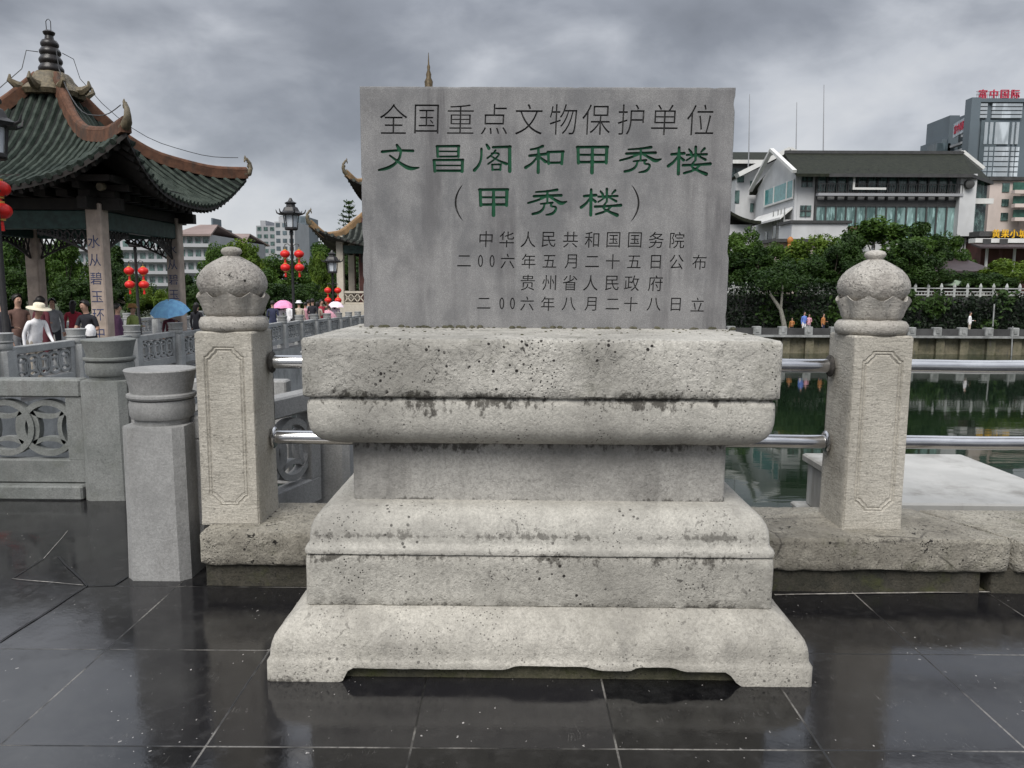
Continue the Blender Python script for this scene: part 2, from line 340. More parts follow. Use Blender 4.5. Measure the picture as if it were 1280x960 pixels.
def steel_mat():
    t = NT('polished_steel'); n = t.noise(14, 4, .6, (.3, 1, 1)); return t.done(t.mix(t.ramp(n, .35, .7), (.52, .51, .51), (.66, .655, .65)), t.ramp(n, .3, .7, .13, .27), metal=1)
MAT['steel'] = steel_mat()
MAT['rust'] = plain('dark_mortar', (.05, .045, .04), .9, .4, 40, .5)
MAT['white_metal'] = plain('white_cabinet_paint', (.40, .395, .375), .6, .10, 3, dirt=(.17, .16, .14), dirtamt=.85)
MAT['grey_metal'] = plain('grey_louvre', (.36, .36, .36), .5, .1, 5)
def tile_mat(name, a, b):
    t = NT(name); n = t.noise(3, 6, .7); n2 = t.noise(22, 4, .6)
    c = t.mix(t.ramp(n, .36, .64), a, b); c = t.mix(t.ramp(n2, .5, .72, 0, .6), c, (.02, .022, .018)); return t.done(c, .75 if 'grey' in name else .68, t.bump(n2, .4, .02), spec=.15)
MAT['roof_tile'] = tile_mat('glazed_roof_tile', (.019, .028, .022), (.050, .064, .052))
MAT['roof_valley'] = tile_mat('roof_valley_tile', (.006, .008, .007), (.014, .018, .016))
MAT['tower_tile'] = tile_mat('tower_roof_tile', (.045, .050, .045), (.085, .093, .083))
MAT['ridge'] = plain('ridge_terracotta', (.105, .048, .027), .85, .35, 5, .4, dirt=(.045, .038, .03), dirtamt=.9)
MAT['ridge_old'] = plain('tower_ridge_glaze', (.27, .17, .085), .5, .3, 3, .3, dirt=(.08, .07, .05), dirtamt=.6)
MAT['ornament'] = plain('ornament_glaze', (.13, .105, .065), .55, .35, 14, .6, dirt=(.06, .06, .045), dirtamt=.7)
MAT['finial'] = plain('finial_glaze', (.016, .013, .012), .35, .4, 10, .2)
MAT['gilt'] = plain('gilded_spire', (.085, .060, .028), .5, .35, 8, metal=.2)
MAT['dark_wood'] = plain('dark_wood', (.030, .026, .024), .6, .3, 12, .2)
MAT['soffit'] = plain('soffit_wood', (.018, .015, .013), .7, .3, 8, .2)
MAT['green_beam'] = plain('green_painted_beam', (.022, .050, .042), .5, .35, 7)
MAT['column'] = plain('pink_column', (.43, .345, .285), .6, .18, 4, .15, dirt=(.16, .14, .125), dirtamt=.6)
MAT['ink'] = plain('blue_ink', (.03, .045, .12), .5, .3, 9)
MAT['wire'] = plain('wire', (.05, .05, .05), .5, .1, 9)
MAT['cream_wall'] = plain('cream_wall', (.46, .42, .35), .8, .12, 2, dirt=(.25, .22, .19), dirtamt=.4)
MAT['red_lantern'] = plain('red_lantern_cloth', (.62, .018, .014), .45, .12, 20)
MAT['orange_lantern'] = plain('orange_lantern_cloth', (.62, .13, .02), .5, .12, 20)
MAT['gold_trim'] = plain('gold_trim', (.55, .33, .06), .4, .1, 20)
MAT['lamp_glass'] = plain('lamp_glass', (.55, .58, .62), .2, .1, 6)
MAT['lamp_iron'] = plain('lamp_iron', (.022, .021, .022), .45, .2, 9)
def leaf_mat(name, a, b, sc=.45):
    t = NT(name); n = t.noise(sc, 4, .6); n2 = t.noise(sc*9, 3, .6)
    c = t.mix(t.ramp(n, .34, .66), a, b); c = t.mix(t.ramp(n2, .4, .75, 0, .5), c, tuple(v*1.5 for v in b))
    t.done(c, .55, spec=.3); tr = t.N.new('ShaderNodeBsdfTranslucent'); t.L.new(c, tr.inputs[0]); ms = t.N.new('ShaderNodeMixShader'); ms.inputs[0].default_value = .3
    t.L.new(t.b.outputs[0], ms.inputs[1]); t.L.new(tr.outputs[0], ms.inputs[2]); t.L.new(ms.outputs[0], t.N['Material Output'].inputs[0]); return t.mat
MAT['leaf_a'] = leaf_mat('leaf_green', (.018, .046, .006), (.064, .122, .016))
MAT['leaf_b'] = leaf_mat('leaf_dark_green', (.011, .030, .006), (.036, .074, .012))
MAT['leaf_c'] = leaf_mat('leaf_yellow_green', (.045, .090, .010), (.12, .18, .02))
MAT['ivy'] = leaf_mat('ivy_leaf', (.004, .010, .004), (.011, .024, .008), .25)
MAT['bark'] = plain('bark', (.075, .06, .048), .9, .35, 9, .6)
MAT['bark_pale'] = plain('pale_bark', (.17, .165, .14), .9, .3, 9, .4)
MAT['white_wall'] = plain('white_render', (.50, .505, .51), .8, .09, .5, dirt=(.36, .36, .35), dirtamt=.45)
MAT['fence_white'] = plain('fence_white', (.40, .41, .40), .7, .15, 1, dirt=(.15, .17, .13), dirtamt=.8)
MAT['white_trim'] = plain('white_trim', (.62, .62, .60), .7, .06, 1, dirt=(.42, .41, .38), dirtamt=.4)
MAT['dark_tile'] = tile_mat('grey_green_roof', (.011, .013, .009), (.026, .029, .019))
MAT['dark_frame'] = plain('dark_frame', (.05, .05, .05), .6, .2, 2)
MAT['brown_roof'] = plain('brown_roof', (.045, .032, .034), .6, .25, 2, st=(1, 1, 6))
def glass_mat(name, a, b, st=(1, 1, 1), sc=1.3):
    t = NT(name); n = t.noise(sc, 4, .6, st); n2 = t.noise(sc*5, 3, .6, (1, 1, .2)); c = t.mix(t.ramp(n, .36, .62), a, b); c = t.mix(t.ramp(n2, .52, .66, 0, .6), c, tuple(v*1.9 for v in b)); return t.done(c, .08, spec=.6)
MAT['glass'] = glass_mat('dark_teal_glass', (.020, .032, .032), (.085, .14, .13))
MAT['glass_pale'] = glass_mat('curtained_glass', (.06, .11, .105), (.22, .33, .32), (1, 1, .25), 1.)
MAT['teal_glass'] = glass_mat('teal_glass', (.03, .17, .17), (.06, .24, .235))
MAT['tower_glass'] = glass_mat('tower_glass', (.05, .068, .078), (.085, .11, .125), sc=.1)
MAT['tower_pale'] = glass_mat('tower_pale_glass', (.27, .31, .34), (.36, .39, .42), sc=.1)
MAT['tower_clad'] = plain('tower_cladding', (.105, .13, .15), .5, .12, .1)
MAT['sign_red'] = plain('sign_red', (.50, .045, .085), .5, .06, 1)
MAT['sign_gold'] = plain('sign_gold', (.72, .42, .02), .5, .12, 1)
MAT['orange_paint'] = plain('orange_paint', (.40, .16, .04), .6, .2, 1)
MAT['pink_wall'] = plain('pink_render', (.55, .47, .43), .8, .08, .4, dirt=(.33, .29, .27), dirtamt=.4)
MAT['red_wall'] = plain('dark_red_wall', (.09, .035, .03), .7, .3, 1)
MAT['far_white'] = plain('far_white_wall', (.37, .375, .39), .8, .08, .2)
MAT['far_grey'] = plain('far_grey_wall', (.30, .305, .32), .8, .08, .2)
MAT['far_red'] = plain('far_red_roof', (.22, .165, .15), .8, .15, .3)
MAT['bank_wall'] = stone('bank_wall_stone', (.26, .23, .16), (.10, .10, .065), spots=.3, moss=.6, streak=.9, pits=0, sc=.25)
MAT['bank_dark'] = plain('bank_dark_stone', (.05, .05, .05), .85, .4, .7)
MAT['bank_pale'] = plain('bank_pale_block', (.24, .245, .24), .8, .35, 2)
MAT['paving'] = plain('bank_paving', (.16, .155, .15), .8, .2, .8)
MAT['earth'] = plain('earth', (.05, .06, .03), .95, .4, .3)
MAT['bridge_deck'] = plain('bridge_deck', (.12, .12, .12), .5, .25, 1)
MAT['far_hill'] = plain('hill_greenery', (.02, .045, .015), .9, .45, .15)

# ------------------------------------------------------------------ ground
DECK0, DSL = -.37, .0215
def deck_z(y): return DECK0-DSL*(y-12.4)
mb = MB()
poly = [(-34, -16), (12, -16), (12, 3.86), (-1.60, 3.86), (-1.34, 5.46), (-34, 5.46)]
mb.add([(x, y, 0) for x, y in poly], [tuple(range(6))]); struct('plaza_floor', mb, MAT['floor'], smooth=0)
mb = MB(); mb.add([(-700, -300, -3), (700, -300, -3), (700, 900, -3), (-700, 900, -3)], [(0, 1, 2, 3)])
struct('river_water', mb, MAT['water'], smooth=0)
def strip(pts, w, z=.004):
    mb = MB(); vs = []; fs = []
    P = []
    for a, b in zip(pts, pts[1:]):
        n = max(2, int((Vector(b)-Vector(a)).length/.05))
        for i in range(n): P.append(Vector(a).lerp(Vector(b), i/n))
    P.append(Vector(pts[-1]))
    for i, p in enumerate(P):
        t = (P[min(i+1, len(P)-1)]-P[max(i-1, 0)]).normalized(); n = Vector((-t.y, t.x))
        ww = w*(.55+.8*abs(noise.noise(Vector((p.x*9, p.y*9, 3)))))
        off = n*noise.noise(Vector((p.x*5, p.y*5, 0)))*.006
        vs += [(*(p+off-n*ww/2), z), (*(p+off+n*ww/2), z)]
    for i in range(len(P)-1): fs.append((2*i, 2*i+1, 2*i+3, 2*i+2))
    mb.add(vs, fs); return mb
def g2(px, py):
    v = fw+CR*((px-640)/FPX)-CU*((py-480)/FPX); k = -EYE/v.z; return Vector((v.x*k, v.y*k))
for pts, w, mt in (([g2(0, 803), g2(109, 733), g2(73, 696)], .016, 'joint_dark'), ([g2(109, 733), g2(143, 732), g2(160, 721)], .016, 'joint_dark'),
                   ([g2(15, 724), g2(104, 732)], .006, 'joint_pale'), ([g2(15, 724), g2(54, 699)], .008, 'joint_dark'), ([g2(54, 699), g2(85, 664)], .004, 'joint_pale'),
                   ([g2(968, 744), g2(1100, 742), g2(1290, 740)], .016, 'joint_pale')):
    struct('floor_joint', strip([tuple(p) for p in pts], w), MAT[mt], smooth=0)
mb = MB(); mb.box(-1.58, 12, 3.84, 4.34, -3.4, -.004); mb.box(-34, -1.36, 5.40, 5.56, -3.4, -.004); mb.box(-1.56, -1.36, 4.34, 5.56, -3.4, -.004)
tag(mb.build('embankment_wall', MAT['bank_wall'], smooth=0), 'mossy stone embankment wall dropping from the plaza edge to the river', 'wall')

# ------------------------------------------------------------------ carved stone lofts
def nz(p, s, o=0): return noise.noise(Vector((p[0]*s+o, p[1]*s+o*.7, p[2]*s-o)))
def rect_loft(mb, x0, x1, y0, y1, levels, r=.012, seg=.03, amp=.004, chip=.0, zfun=None, seed=0, mi=0, capb=True, capt=True):
    nx = max(2, int((x1-x0)/seg)); ny = max(2, int((y1-y0)/seg)); rows = []
    for li, lv in enumerate(levels):
        i, z = lv[0], lv[1]; ch = lv[2] if len(lv) > 2 else 0
        xa, xb, ya, yb = x0+i, x1-i, y0+i, y1-i; ring = []
        def side(ax, ay, bx, by, n, nn):
            for k in range(n):
                u = k/n; ring.append((ax+(bx-ax)*u, ay+(by-ay)*u, nn))
        d = .7071
        side(xa+r, ya, xb-r, ya, nx, (0, -1)); ring.append((xb-r, ya, (0, -1))); ring.append((xb-r*.3, ya+r*.3, (d, -d)))
        side(xb, ya+r, xb, yb-r, ny, (1, 0)); ring.append((xb, yb-r, (1, 0))); ring.append((xb-r*.3, yb-r*.3, (d, d)))
        side(xb-r, yb, xa+r, yb, nx, (0, 1)); ring.append((xa+r, yb, (0, 1))); ring.append((xa+r*.3, yb-r*.3, (-d, d)))
        side(xa, yb-r, xa, ya+r, ny, (-1, 0)); ring.append((xa, ya+r, (-1, 0))); ring.append((xa+r*.3, ya+r*.3, (-d, -d)))
        row = []
        for (x, y, n) in ring:
            zz = zfun(x, y, z, li) if zfun else z
            p = (x, y, zz); dd = amp*(nz(p, 4, seed)*.35+nz(p, 13, seed)*.35+nz(p, 40, seed)*.3)
            if ch: dd -= ch*max(0, nz(p, 8, seed+5)-.25)*1.6+ch*1.2*max(0, nz(p, 24, seed+8)-.2)
            row.append((x+n[0]*dd, y+n[1]*dd, zz+(amp*.35*nz(p, 22, seed+3) if ch else 0)-(ch*.35*max(0, nz(p, 16, seed+9)-.25))))
        rows.append(row)
    n = len(rows[0]); vs = [p for r_ in rows for p in r_]; fs = []
    for i in range(len(rows)-1):
        for j in range(n): fs.append((i*n+j, i*n+(j+1) % n, (i+1)*n+(j+1) % n, (i+1)*n+j))
    if capb: fs.append(tuple(range(n-1, -1, -1)))
    if capt: fs.append(tuple(range((len(rows)-1)*n, len(rows)*n)))
    return mb.add(vs, fs, mi)

# ------------------------------------------------------------------ stele
CX, HW, D0, D1 = .081, 1.071, 2.862, 4.24
X0, X1 = CX-HW, CX+HW
stele = thing('stone_stele', 'big grey inscribed stone tablet standing on a tiered pale stone plinth', 'monument', (CX, 3.55, 0))
def smooth(a, b, x):
    t = min(1, max(0, (x-a)/(b-a))); return t*t*(3-2*t)
def open_z(s):     # height of the apron opening along the front, s in metres from the left corner
    h = .058*smooth(.295, .335, s)*(1-smooth(1.80, 1.86, s))
    h += .017*smooth(.93, .99, s)*(1-smooth(1.24, 1.32, s)); h += .017*smooth(1.42, 1.47, s)*(1-smooth(1.58, 1.65, s)); return h
def foot_z(x, y, z, li):
    if li > 0: return z
    if abs(y-D0) < .05 or abs(y-D1) < .05: return open_z(x-X0)
    return .055*smooth(.28, .33, y-D0)*(1-smooth(D1-D0-.33, D1-D0-.28, y-D0))
mb = MB()
rect_loft(mb, X0, X1, D0, D1, [(0, 0, .004), (0, .076, .005), (.006, .085), (.011, .094), (.012, .115), (.017, .145), (.027, .172), (.043, .194), (.066, .218), (.090, .238), (.112, .252), (.135, .260), (.16, .262)], r=.02, seg=.022, amp=.004, zfun=foot_z, seed=1, capb=False)
mb.build('foot', MAT['stone_foot'], stele, smooth=50)
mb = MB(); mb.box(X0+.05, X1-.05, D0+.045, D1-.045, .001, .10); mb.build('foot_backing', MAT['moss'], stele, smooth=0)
mb = MB(); rect_loft(mb, X0+.131, X1-.131, D0+.131, D1-.131, [(.006, .258, .006), (0, .264, .006), (0, .30), (0, .36), (0, .43), (0, .462, .006), (.007, .470, .004)], r=.015, seg=.022, amp=.005, chip=1, seed=2)
mb.build('plinth_block', MAT['stone_block'], stele, smooth=45)
mb = MB(); rect_loft(mb, X0, X1, D0, D1, [(.137, .4715), (.128, .475, .004), (.126, .490, .005), (.131, .502, .004), (.141, .511), (.144, .524), (.1445, .548), (.149, .577), (.157, .599), (.171, .621), (.190, .637), (.215, .648), (.245, .654), (.30, .656)], r=.02, seg=.022, amp=.004, seed=3)
mb.build('lower_moulding', MAT['stone_mould'], stele, smooth=50)
mb = MB(); rect_loft(mb, X0+.296, X1-.296, D0+.296, D1-.296, [(0, .645), (0, .66), (0, .77), (0, .90)], r=.012, seg=.03, amp=.003, seed=4)
mb.build('waist', MAT['stone_waist'], stele, smooth=45)
mb = MB(); rect_loft(mb, X0, X1, D0, D1, [(.32, .896), (.295, .898), (.255, .904), (.217, .915), (.188, .931), (.167, .952), (.154, .978), (.148, 1.012), (.147, 1.045), (.147, 1.075), (.150, 1.092, .003), (.156, 1.098, .003), (.158, 1.106)], r=.02, seg=.022, amp=.004, seed=6)
mb.build('upper_moulding', MAT['stone_mould'], stele, smooth=50)
mb = MB(); rect_loft(mb, X0+.135, X1-.135, D0+.135, D1-.135, [(.008, 1.109, .006), (0, 1.117, .008), (0, 1.15), (0, 1.20), (0, 1.25), (0, 1.30), (0, 1.327, .011), (.006, 1.338, .010), (.03, 1.342), (.06, 1.343)], r=.018, seg=.022, amp=.008, seed=7)
mb.build('plinth_top', MAT['stone_top'], stele, smooth=45)
# debris and moss along the foot of the tablet
mb = MB(); rng = random.Random(4)
for k in range(170):
    x = rng.uniform(-.78, 1.02); y = rng.choice([rng.uniform(3.66, 3.75), rng.uniform(3.2, 3.75)]); s = rng.uniform(.004, .014)*(1.3 if y > 3.68 else .6)
    mb.lathe([(s*.7, 0), (s, s*.3), (s*.6, s*.75), (s*.1, s*.85)], 5, 0, Matrix.Translation((x, y, 1.341)) @ Matrix.Rotation(rng.random()*6, 4, 'Z'))
tag(mb.build('moss_debris', MAT['moss'], None), 'crumbs of moss and grit along the foot of the tablet', 'moss', None, 'stuff')

TX0, TX1, TY, TY1, TZ0, TZ1 = -.757, .990, 3.75, 4.02, 1.336, 2.462
def tuv(zx, zy):   # photo measure inside the tablet -> metres on its face
    v = (zy-38)/(828-38); xl = 27+(38-27)*v; xr = 1252+(1227-1252)*v
    return TX0+(zx-xl)/(xr-xl)*(TX1-TX0), TZ1-v*(TZ1-TZ0)
def fill2d(cons, invert=False):
    """triangulate outlines, keeping what lies inside an odd number of them"""
    V = []; E = []; C = []
    for c in cons:
        c = [(p[0], p[1]) for p in c]; b = len(V); n = len(c); V += [Vector(p) for p in c]; E += [(b+i, b+(i+1) % n) for i in range(n)]; C.append(np.array(c))
    r = __import__('mathutils').geometry.delaunay_2d_cdt(V, E, [], 0, 1e-6)
    vs = [(v.x, v.y) for v in r[0]]; fs = [tuple(f) for f in r[2]]
    if not fs: return vs, fs
    A = np.array(vs); cen = np.array([A[list(f)].mean(0) for f in fs]); par = np.zeros(len(fs), int)
    for c in C:
        d = np.roll(c, -1, 0); x, y = cen[:, :1], cen[:, 1:]
        cr = ((c[:, 1] > y) != (d[:, 1] > y)); dy = d[:, 1]-c[:, 1]; dy = np.where(np.abs(dy) < 1e-12, 1e-12, dy)
        par += (cr & (x < (d[:, 0]-c[:, 0])*(y-c[:, 1])/dy+c[:, 0])).sum(1)
    return vs, [f for f, p in zip(fs, par) if p % 2]
def thin(c, d):
    """draw an outline in by d along its normals (positive thins the stroke)"""
    n = len(c); out = []
    for i in range(n):
        a, b, e = c[i-1], c[i], c[(i+1) % n]; t1 = Vector((b[0]-a[0], b[1]-a[1])); t2 = Vector((e[0]-b[0], e[1]-b[1]))
        if t1.length < 1e-9 or t2.length < 1e-9: out.append(b); continue
        t1.normalize(); t2.normalize(); m = (t1+t2)
        if m.length < .2: out.append(b); continue
        m.normalize(); k = d/max(.5, m.dot(t1)); out.append((b[0]+m.y*k, b[1]-m.x*k))
    return out
def font_contours(ch):
    cu = bpy.data.curves.new('g', 'FONT'); cu.body = ch; o = bpy.data.objects.new('g', cu); COL.objects.link(o)
    c2 = o.to_curve(bpy.context.evaluated_depsgraph_get()); out = []
    for s in c2.splines:
        bp = s.bezier_points; pts = []
        for i in range(len(bp)):
            a, b = bp[i], bp[(i+1) % len(bp)]
            st = (a.handle_right-a.co).cross(b.co-a.co).length+(b.handle_left-b.co).cross(b.co-a.co).length
            if st < 1e-5: pts.append(a.co.copy())
            else: pts += __import__('mathutils').geometry.interpolate_bezier(a.co, a.handle_right, b.handle_left, b.co, 5)[:-1]
        q = []
        for p in pts:
            if not q or (p-q[-1]).length > 1e-4: q.append(p)
        if len(q) > 2: out.append([(p.x, p.y) for p in q])
    o.to_curve_clear(); bpy.data.objects.remove(o); bpy.data.curves.remove(cu)
    return out
FC = {}
def glyph(ch, cx, cz, size, wx=1., skew=0.):
    """font glyph, em box ~ size, centred by its own bounding box"""
    if ch not in FC: FC[ch] = font_contours(ch)
    c = FC[ch]; xs = [p[0] for q in c for p in q]; zs = [p[1] for q in c for p in q]
    mx, mz = (min(xs)+max(xs))/2, (min(zs)+max(zs))/2
    if '国' not in FC: FC['国'] = font_contours('国')
    k = size/(max(p[1] for q in FC['国'] for p in q)-min(p[1] for q in FC['国'] for p in q))
    return [[(cx+((x-mx)*wx+(z-mz)*skew)*k, cz+(z-mz)*k) for x, z in q] for q in c]
# clerical-script strokes: (points in a unit box, y down), widths
LI = {
 '文': [([(.46, .0), (.52, .16)], [.05, .075]), ([(.09, .26), (.45, .20), (.86, .22)], [.055, .04, .055]), ([(.56, .22), (.53, .50), (.40, .74), (.22, .89), (.0, .96)], [.045, .045, .055, .07, .04]),
        ([(.28, .40), (.42, .56), (.58, .74), (.78, .91), (1., .86)], [.035, .045, .06, .085, .03])],
 '昌': [([(.13, .03), (.14, .42)], [.05, .045]), ([(.11, .03), (.87, .02)], [.045, .05]), ([(.85, .03), (.84, .42)], [.05, .05]), ([(.14, .22), (.84, .22)], [.03, .03]), ([(.13, .42), (.85, .41)], [.035, .04]),
        ([(.02, .56), (.04, .98)], [.055, .05]), ([(.0, .55), (1., .54)], [.045, .05]), ([(.98, .55), (.97, .98)], [.06, .055]), ([(.04, .75), (.97, .75)], [.03, .03]), ([(.03, .95), (.98, .95)], [.045, .05])],
 '阁': [([(.33, .0), (.39, .13)], [.045, .06]), ([(.19, .15), (.19, .50), (.12, .76), (.0, .93)], [.045, .04, .05, .06]), ([(.5, .09), (.97, .07)], [.045, .05]), ([(.95, .07), (.955, .96)], [.06, .065]),
        ([(.57, .20), (.50, .33), (.35, .49)], [.035, .03, .035]), ([(.46, .31), (.70, .30), (.58, .50), (.37, .70)], [.03, .035, .03, .035]), ([(.44, .40), (.62, .56), (.86, .69)], [.03, .035, .055]),
        ([(.48, .72), (.49, .92)], [.035, .035]), ([(.47, .72), (.72, .71)], [.03, .035]), ([(.71, .72), (.70, .92)], [.04, .035]), ([(.48, .91), (.71, .90)], [.035, .035])],
 '和': [([(.45, .02), (.32, .10), (.13, .15)], [.055, .04, .04]), ([(.10, .38), (.55, .31)], [.05, .055]), ([(.335, .12), (.335, 1.)], [.045, .06]), ([(.32, .40), (.18, .66), (.0, .82)], [.035, .045, .06]), ([(.36, .42), (.53, .60)], [.04, .06]),
        ([(.60, .24), (.61, .68)], [.05, .045]), ([(.58, .24), (1., .22)], [.045, .05]), ([(.98, .23), (.96, .68)], [.055, .05]), ([(.60, .64), (.97, .63)], [.045, .045])],
 '甲': [([(.04, .03), (.06, .64)], [.06, .055]), ([(.01, .03), (.99, .02)], [.05, .055]), ([(.96, .03), (.95, .63)], [.065, .055]), ([(.06, .32), (.95, .32)], [.04, .04]), ([(.05, .60), (.96, .59)], [.05, .05]), ([(.5, .02), (.5, 1.)], [.055, .07])],
 '秀': [([(.75, .02), (.50, .08), (.20, .11)], [.055, .04, .035]), ([(.15, .27), (.86, .23)], [.05, .055]), ([(.50, .07), (.50, .50)], [.045, .035]), ([(.45, .29), (.26, .42), (.0, .53)], [.04, .045, .04]), ([(.53, .27), (.72, .42), (.86, .55), (1., .47)], [.035, .055, .08, .03]),
        ([(.33, .56), (.64, .51)], [.035, .04]), ([(.43, .56), (.40, .76), (.28, .90), (.12, .95)], [.035, .045, .055, .05]), ([(.63, .51), (.57, .66), (.74, .66), (.71, .84), (.62, .95), (.47, .98)], [.035, .035, .04, .05, .055, .03])],
 '楼': [([(.07, .28), (.37, .24)], [.05, .055]), ([(.245, .03), (.245, 1.)], [.05, .06]), ([(.23, .33), (.13, .56), (.0, .71)], [.035, .05, .06]), ([(.27, .37), (.36, .49)], [.035, .055]),
        ([(.64, .0), (.645, .49)], [.05, .04]), ([(.43, .30), (.91, .27)], [.04, .045]), ([(.48, .09), (.54, .21)], [.035, .05]), ([(.85, .06), (.77, .19)], [.05, .03]), ([(.60, .33), (.43, .50)], [.03, .035]), ([(.69, .32), (.88, .47)], [.03, .05]),
        ([(.35, .68), (.70, .66), (1., .62)], [.05, .045, .06]), ([(.64, .50), (.52, .72), (.72, .88), (.91, 1.)], [.035, .035, .05, .07]), ([(.77, .66), (.63, .86), (.38, .97)], [.035, .045, .045])],
}
def li_contours(ch, x0, x1, zt, zb, weight=1.):
    """brush strokes rasterised as a distance field and traced back to outlines"""
    w, h = x1-x0, zt-zb; g = .0022; pad = .02
    gx = np.arange(x0-pad, x1+pad, g); gz = np.arange(zb-pad, zt+pad, g); XX, ZZ = np.meshgrid(gx, gz); F = np.full(XX.shape, 9.)
    for pts, wd in LI[ch]:
        P = [(x0+a*w, zt-b*h) for a, b in pts]; Wd = [q*h*1.08*weight for q in wd]
        # smooth the polyline
        if len(P) > 2:
            for _ in range(2):
                q = [P[0]]; qw = [Wd[0]]
                for i in range(len(P)-1):
                    for f in (.25, .75): q.append((P[i][0]*(1-f)+P[i+1][0]*f, P[i][1]*(1-f)+P[i+1][1]*f)); qw.append(Wd[i]*(1-f)+Wd[i+1]*f)
                q.append(P[-1]); qw.append(Wd[-1]); P, Wd = q, qw
        for (a, b), ra, rb in zip(zip(P, P[1:]), Wd, Wd[1:]):
            dx, dz = b[0]-a[0], b[1]-a[1]; L2 = dx*dx+dz*dz+1e-12
            t = np.clip(((XX-a[0])*dx+(ZZ-a[1])*dz)/L2, 0, 1)
            d = np.hypot(XX-a[0]-t*dx, ZZ-a[1]-t*dz)-(ra+(rb-ra)*t)
            F = np.minimum(F, d)
    seg = {}; ny, nx = F.shape
    def ip(i, j, k, l):
        fa, fb = F[i, j], F[k, l]; t = fa/(fa-fb); t = min(.98, max(.02, t)); return (gx[j]+(gx[l]-gx[j])*t, gz[i]+(gz[k]-gz[i])*t)
    pt = {}
    for i in range(ny-1):
        for j in range(nx-1):
            c = [F[i, j] < 0, F[i, j+1] < 0, F[i+1, j+1] < 0, F[i+1, j] < 0]
            if all(c) or not any(c): continue
            E = [('h', i, j), ('v', i, j+1), ('h', i+1, j), ('v', i, j)]
            Q = [(i, j, i, j+1), (i, j+1, i+1, j+1), (i+1, j, i+1, j+1), (i, j, i+1, j)]
            cr = [k for k in range(4) if c[k] != c[(k+1) % 4]]
            for k in cr: pt[E[k]] = ip(*Q[k])
            prs = [(cr[0], cr[1])] if len(cr) == 2 else ([(0, 3), (1, 2)] if c[0] else [(0, 1), (2, 3)])
            for a, b in prs: seg.setdefault(E[a], []).append(E[b]); seg.setdefault(E[b], []).append(E[a])
    out = []; seen = set()
    for k in seg:
        if k in seen: continue
        loop = [k]; seen.add(k); cur = k
        while True:
            nx_ = [q for q in seg[cur] if q not in seen]
            if not nx_: break
            cur = nx_[0]; seen.add(cur); loop.append(cur)
        p = [pt[q] for q in loop]
        if len(p) > 8: out.append(p[::2])
    return out
LINES = [
 ('dark_paint', 88, 197, [('全国重点文物保护单位', [138, 246, 357, 467, 580, 692, 800, 912, 1022, 1138], 141, 93, .92)]),
 ('green_paint', 216, 316, [('LI', [('文', 88, 220, 224, 308), ('昌', 268, 365, 225, 310), ('阁', 402, 523, 222, 310), ('和', 570, 692, 224, 310), ('甲', 736, 837, 226, 310), ('秀', 878, 1010, 226, 310), ('楼', 1036, 1170, 226, 313)])]),
 ('green_paint', 345, 473, [('LI', [('甲', 417, 512, 364, 449), ('秀', 578, 703, 364, 449), ('楼', 752, 880, 362, 447)])]),
 ('dark_paint', 495, 561, [('中华人民共和国国务院', [440, 508, 578, 645, 717, 787, 857, 927, 997, 1065], 528, 50, .95)]),
 ('dark_paint', 572, 632, [('二00六年五月二十五日公布', [368, 422, 460, 511, 580, 648, 718, 788, 855, 925, 996, 1064, 1138], 600, 47, .95)]),
 ('dark_paint', 641, 701, [('贵州省人民政府', [577, 647, 715, 783, 853, 918, 995], 671, 49, .95)]),
 ('dark_paint', 711, 772, [('二00六年八月二十八日立', [433, 492, 527, 575, 643, 712, 783, 855, 915, 990, 1062, 1133], 741, 46, .95)]),
]
THN = {88: -.0016, 495: -.0002, 572: -.0002, 641: -.0002, 711: -.0002}
def arc_paren(cx, zt, zb, bulge, w):
    zm = (zt+zb)/2; h = (zt-zb)/2; o = []; i_ = []
    for k in range(15):
        u = -1+k/7; z = zm+u*h; x = cx+bulge*(u*u-.5)
        o.append((x-w*(1-u*u)**.5*.5-.0008, z)); i_.append((x+w*(1-u*u)**.5*.5+.0008, z))
    return o+i_[::-1]
CUT = .008
face = MB(); PMARG = .012
px0, px1, pz0, pz1 = TX0+PMARG, TX1-PMARG, TZ0+PMARG, TZ1-PMARG
def cell(xa, xb, za, zb, cons):
    pl = [[Vector((xa, za, 0)), Vector((xb, za, 0)), Vector((xb, zb, 0)), Vector((xa, zb, 0))]]+[[Vector((x, z, 0)) for x, z in c] for c in cons]
    vs_, tri = fill2d(pl, True)
    face.add([(x, TY, z) for x, z in vs_], tri)
tops = []; insc = []
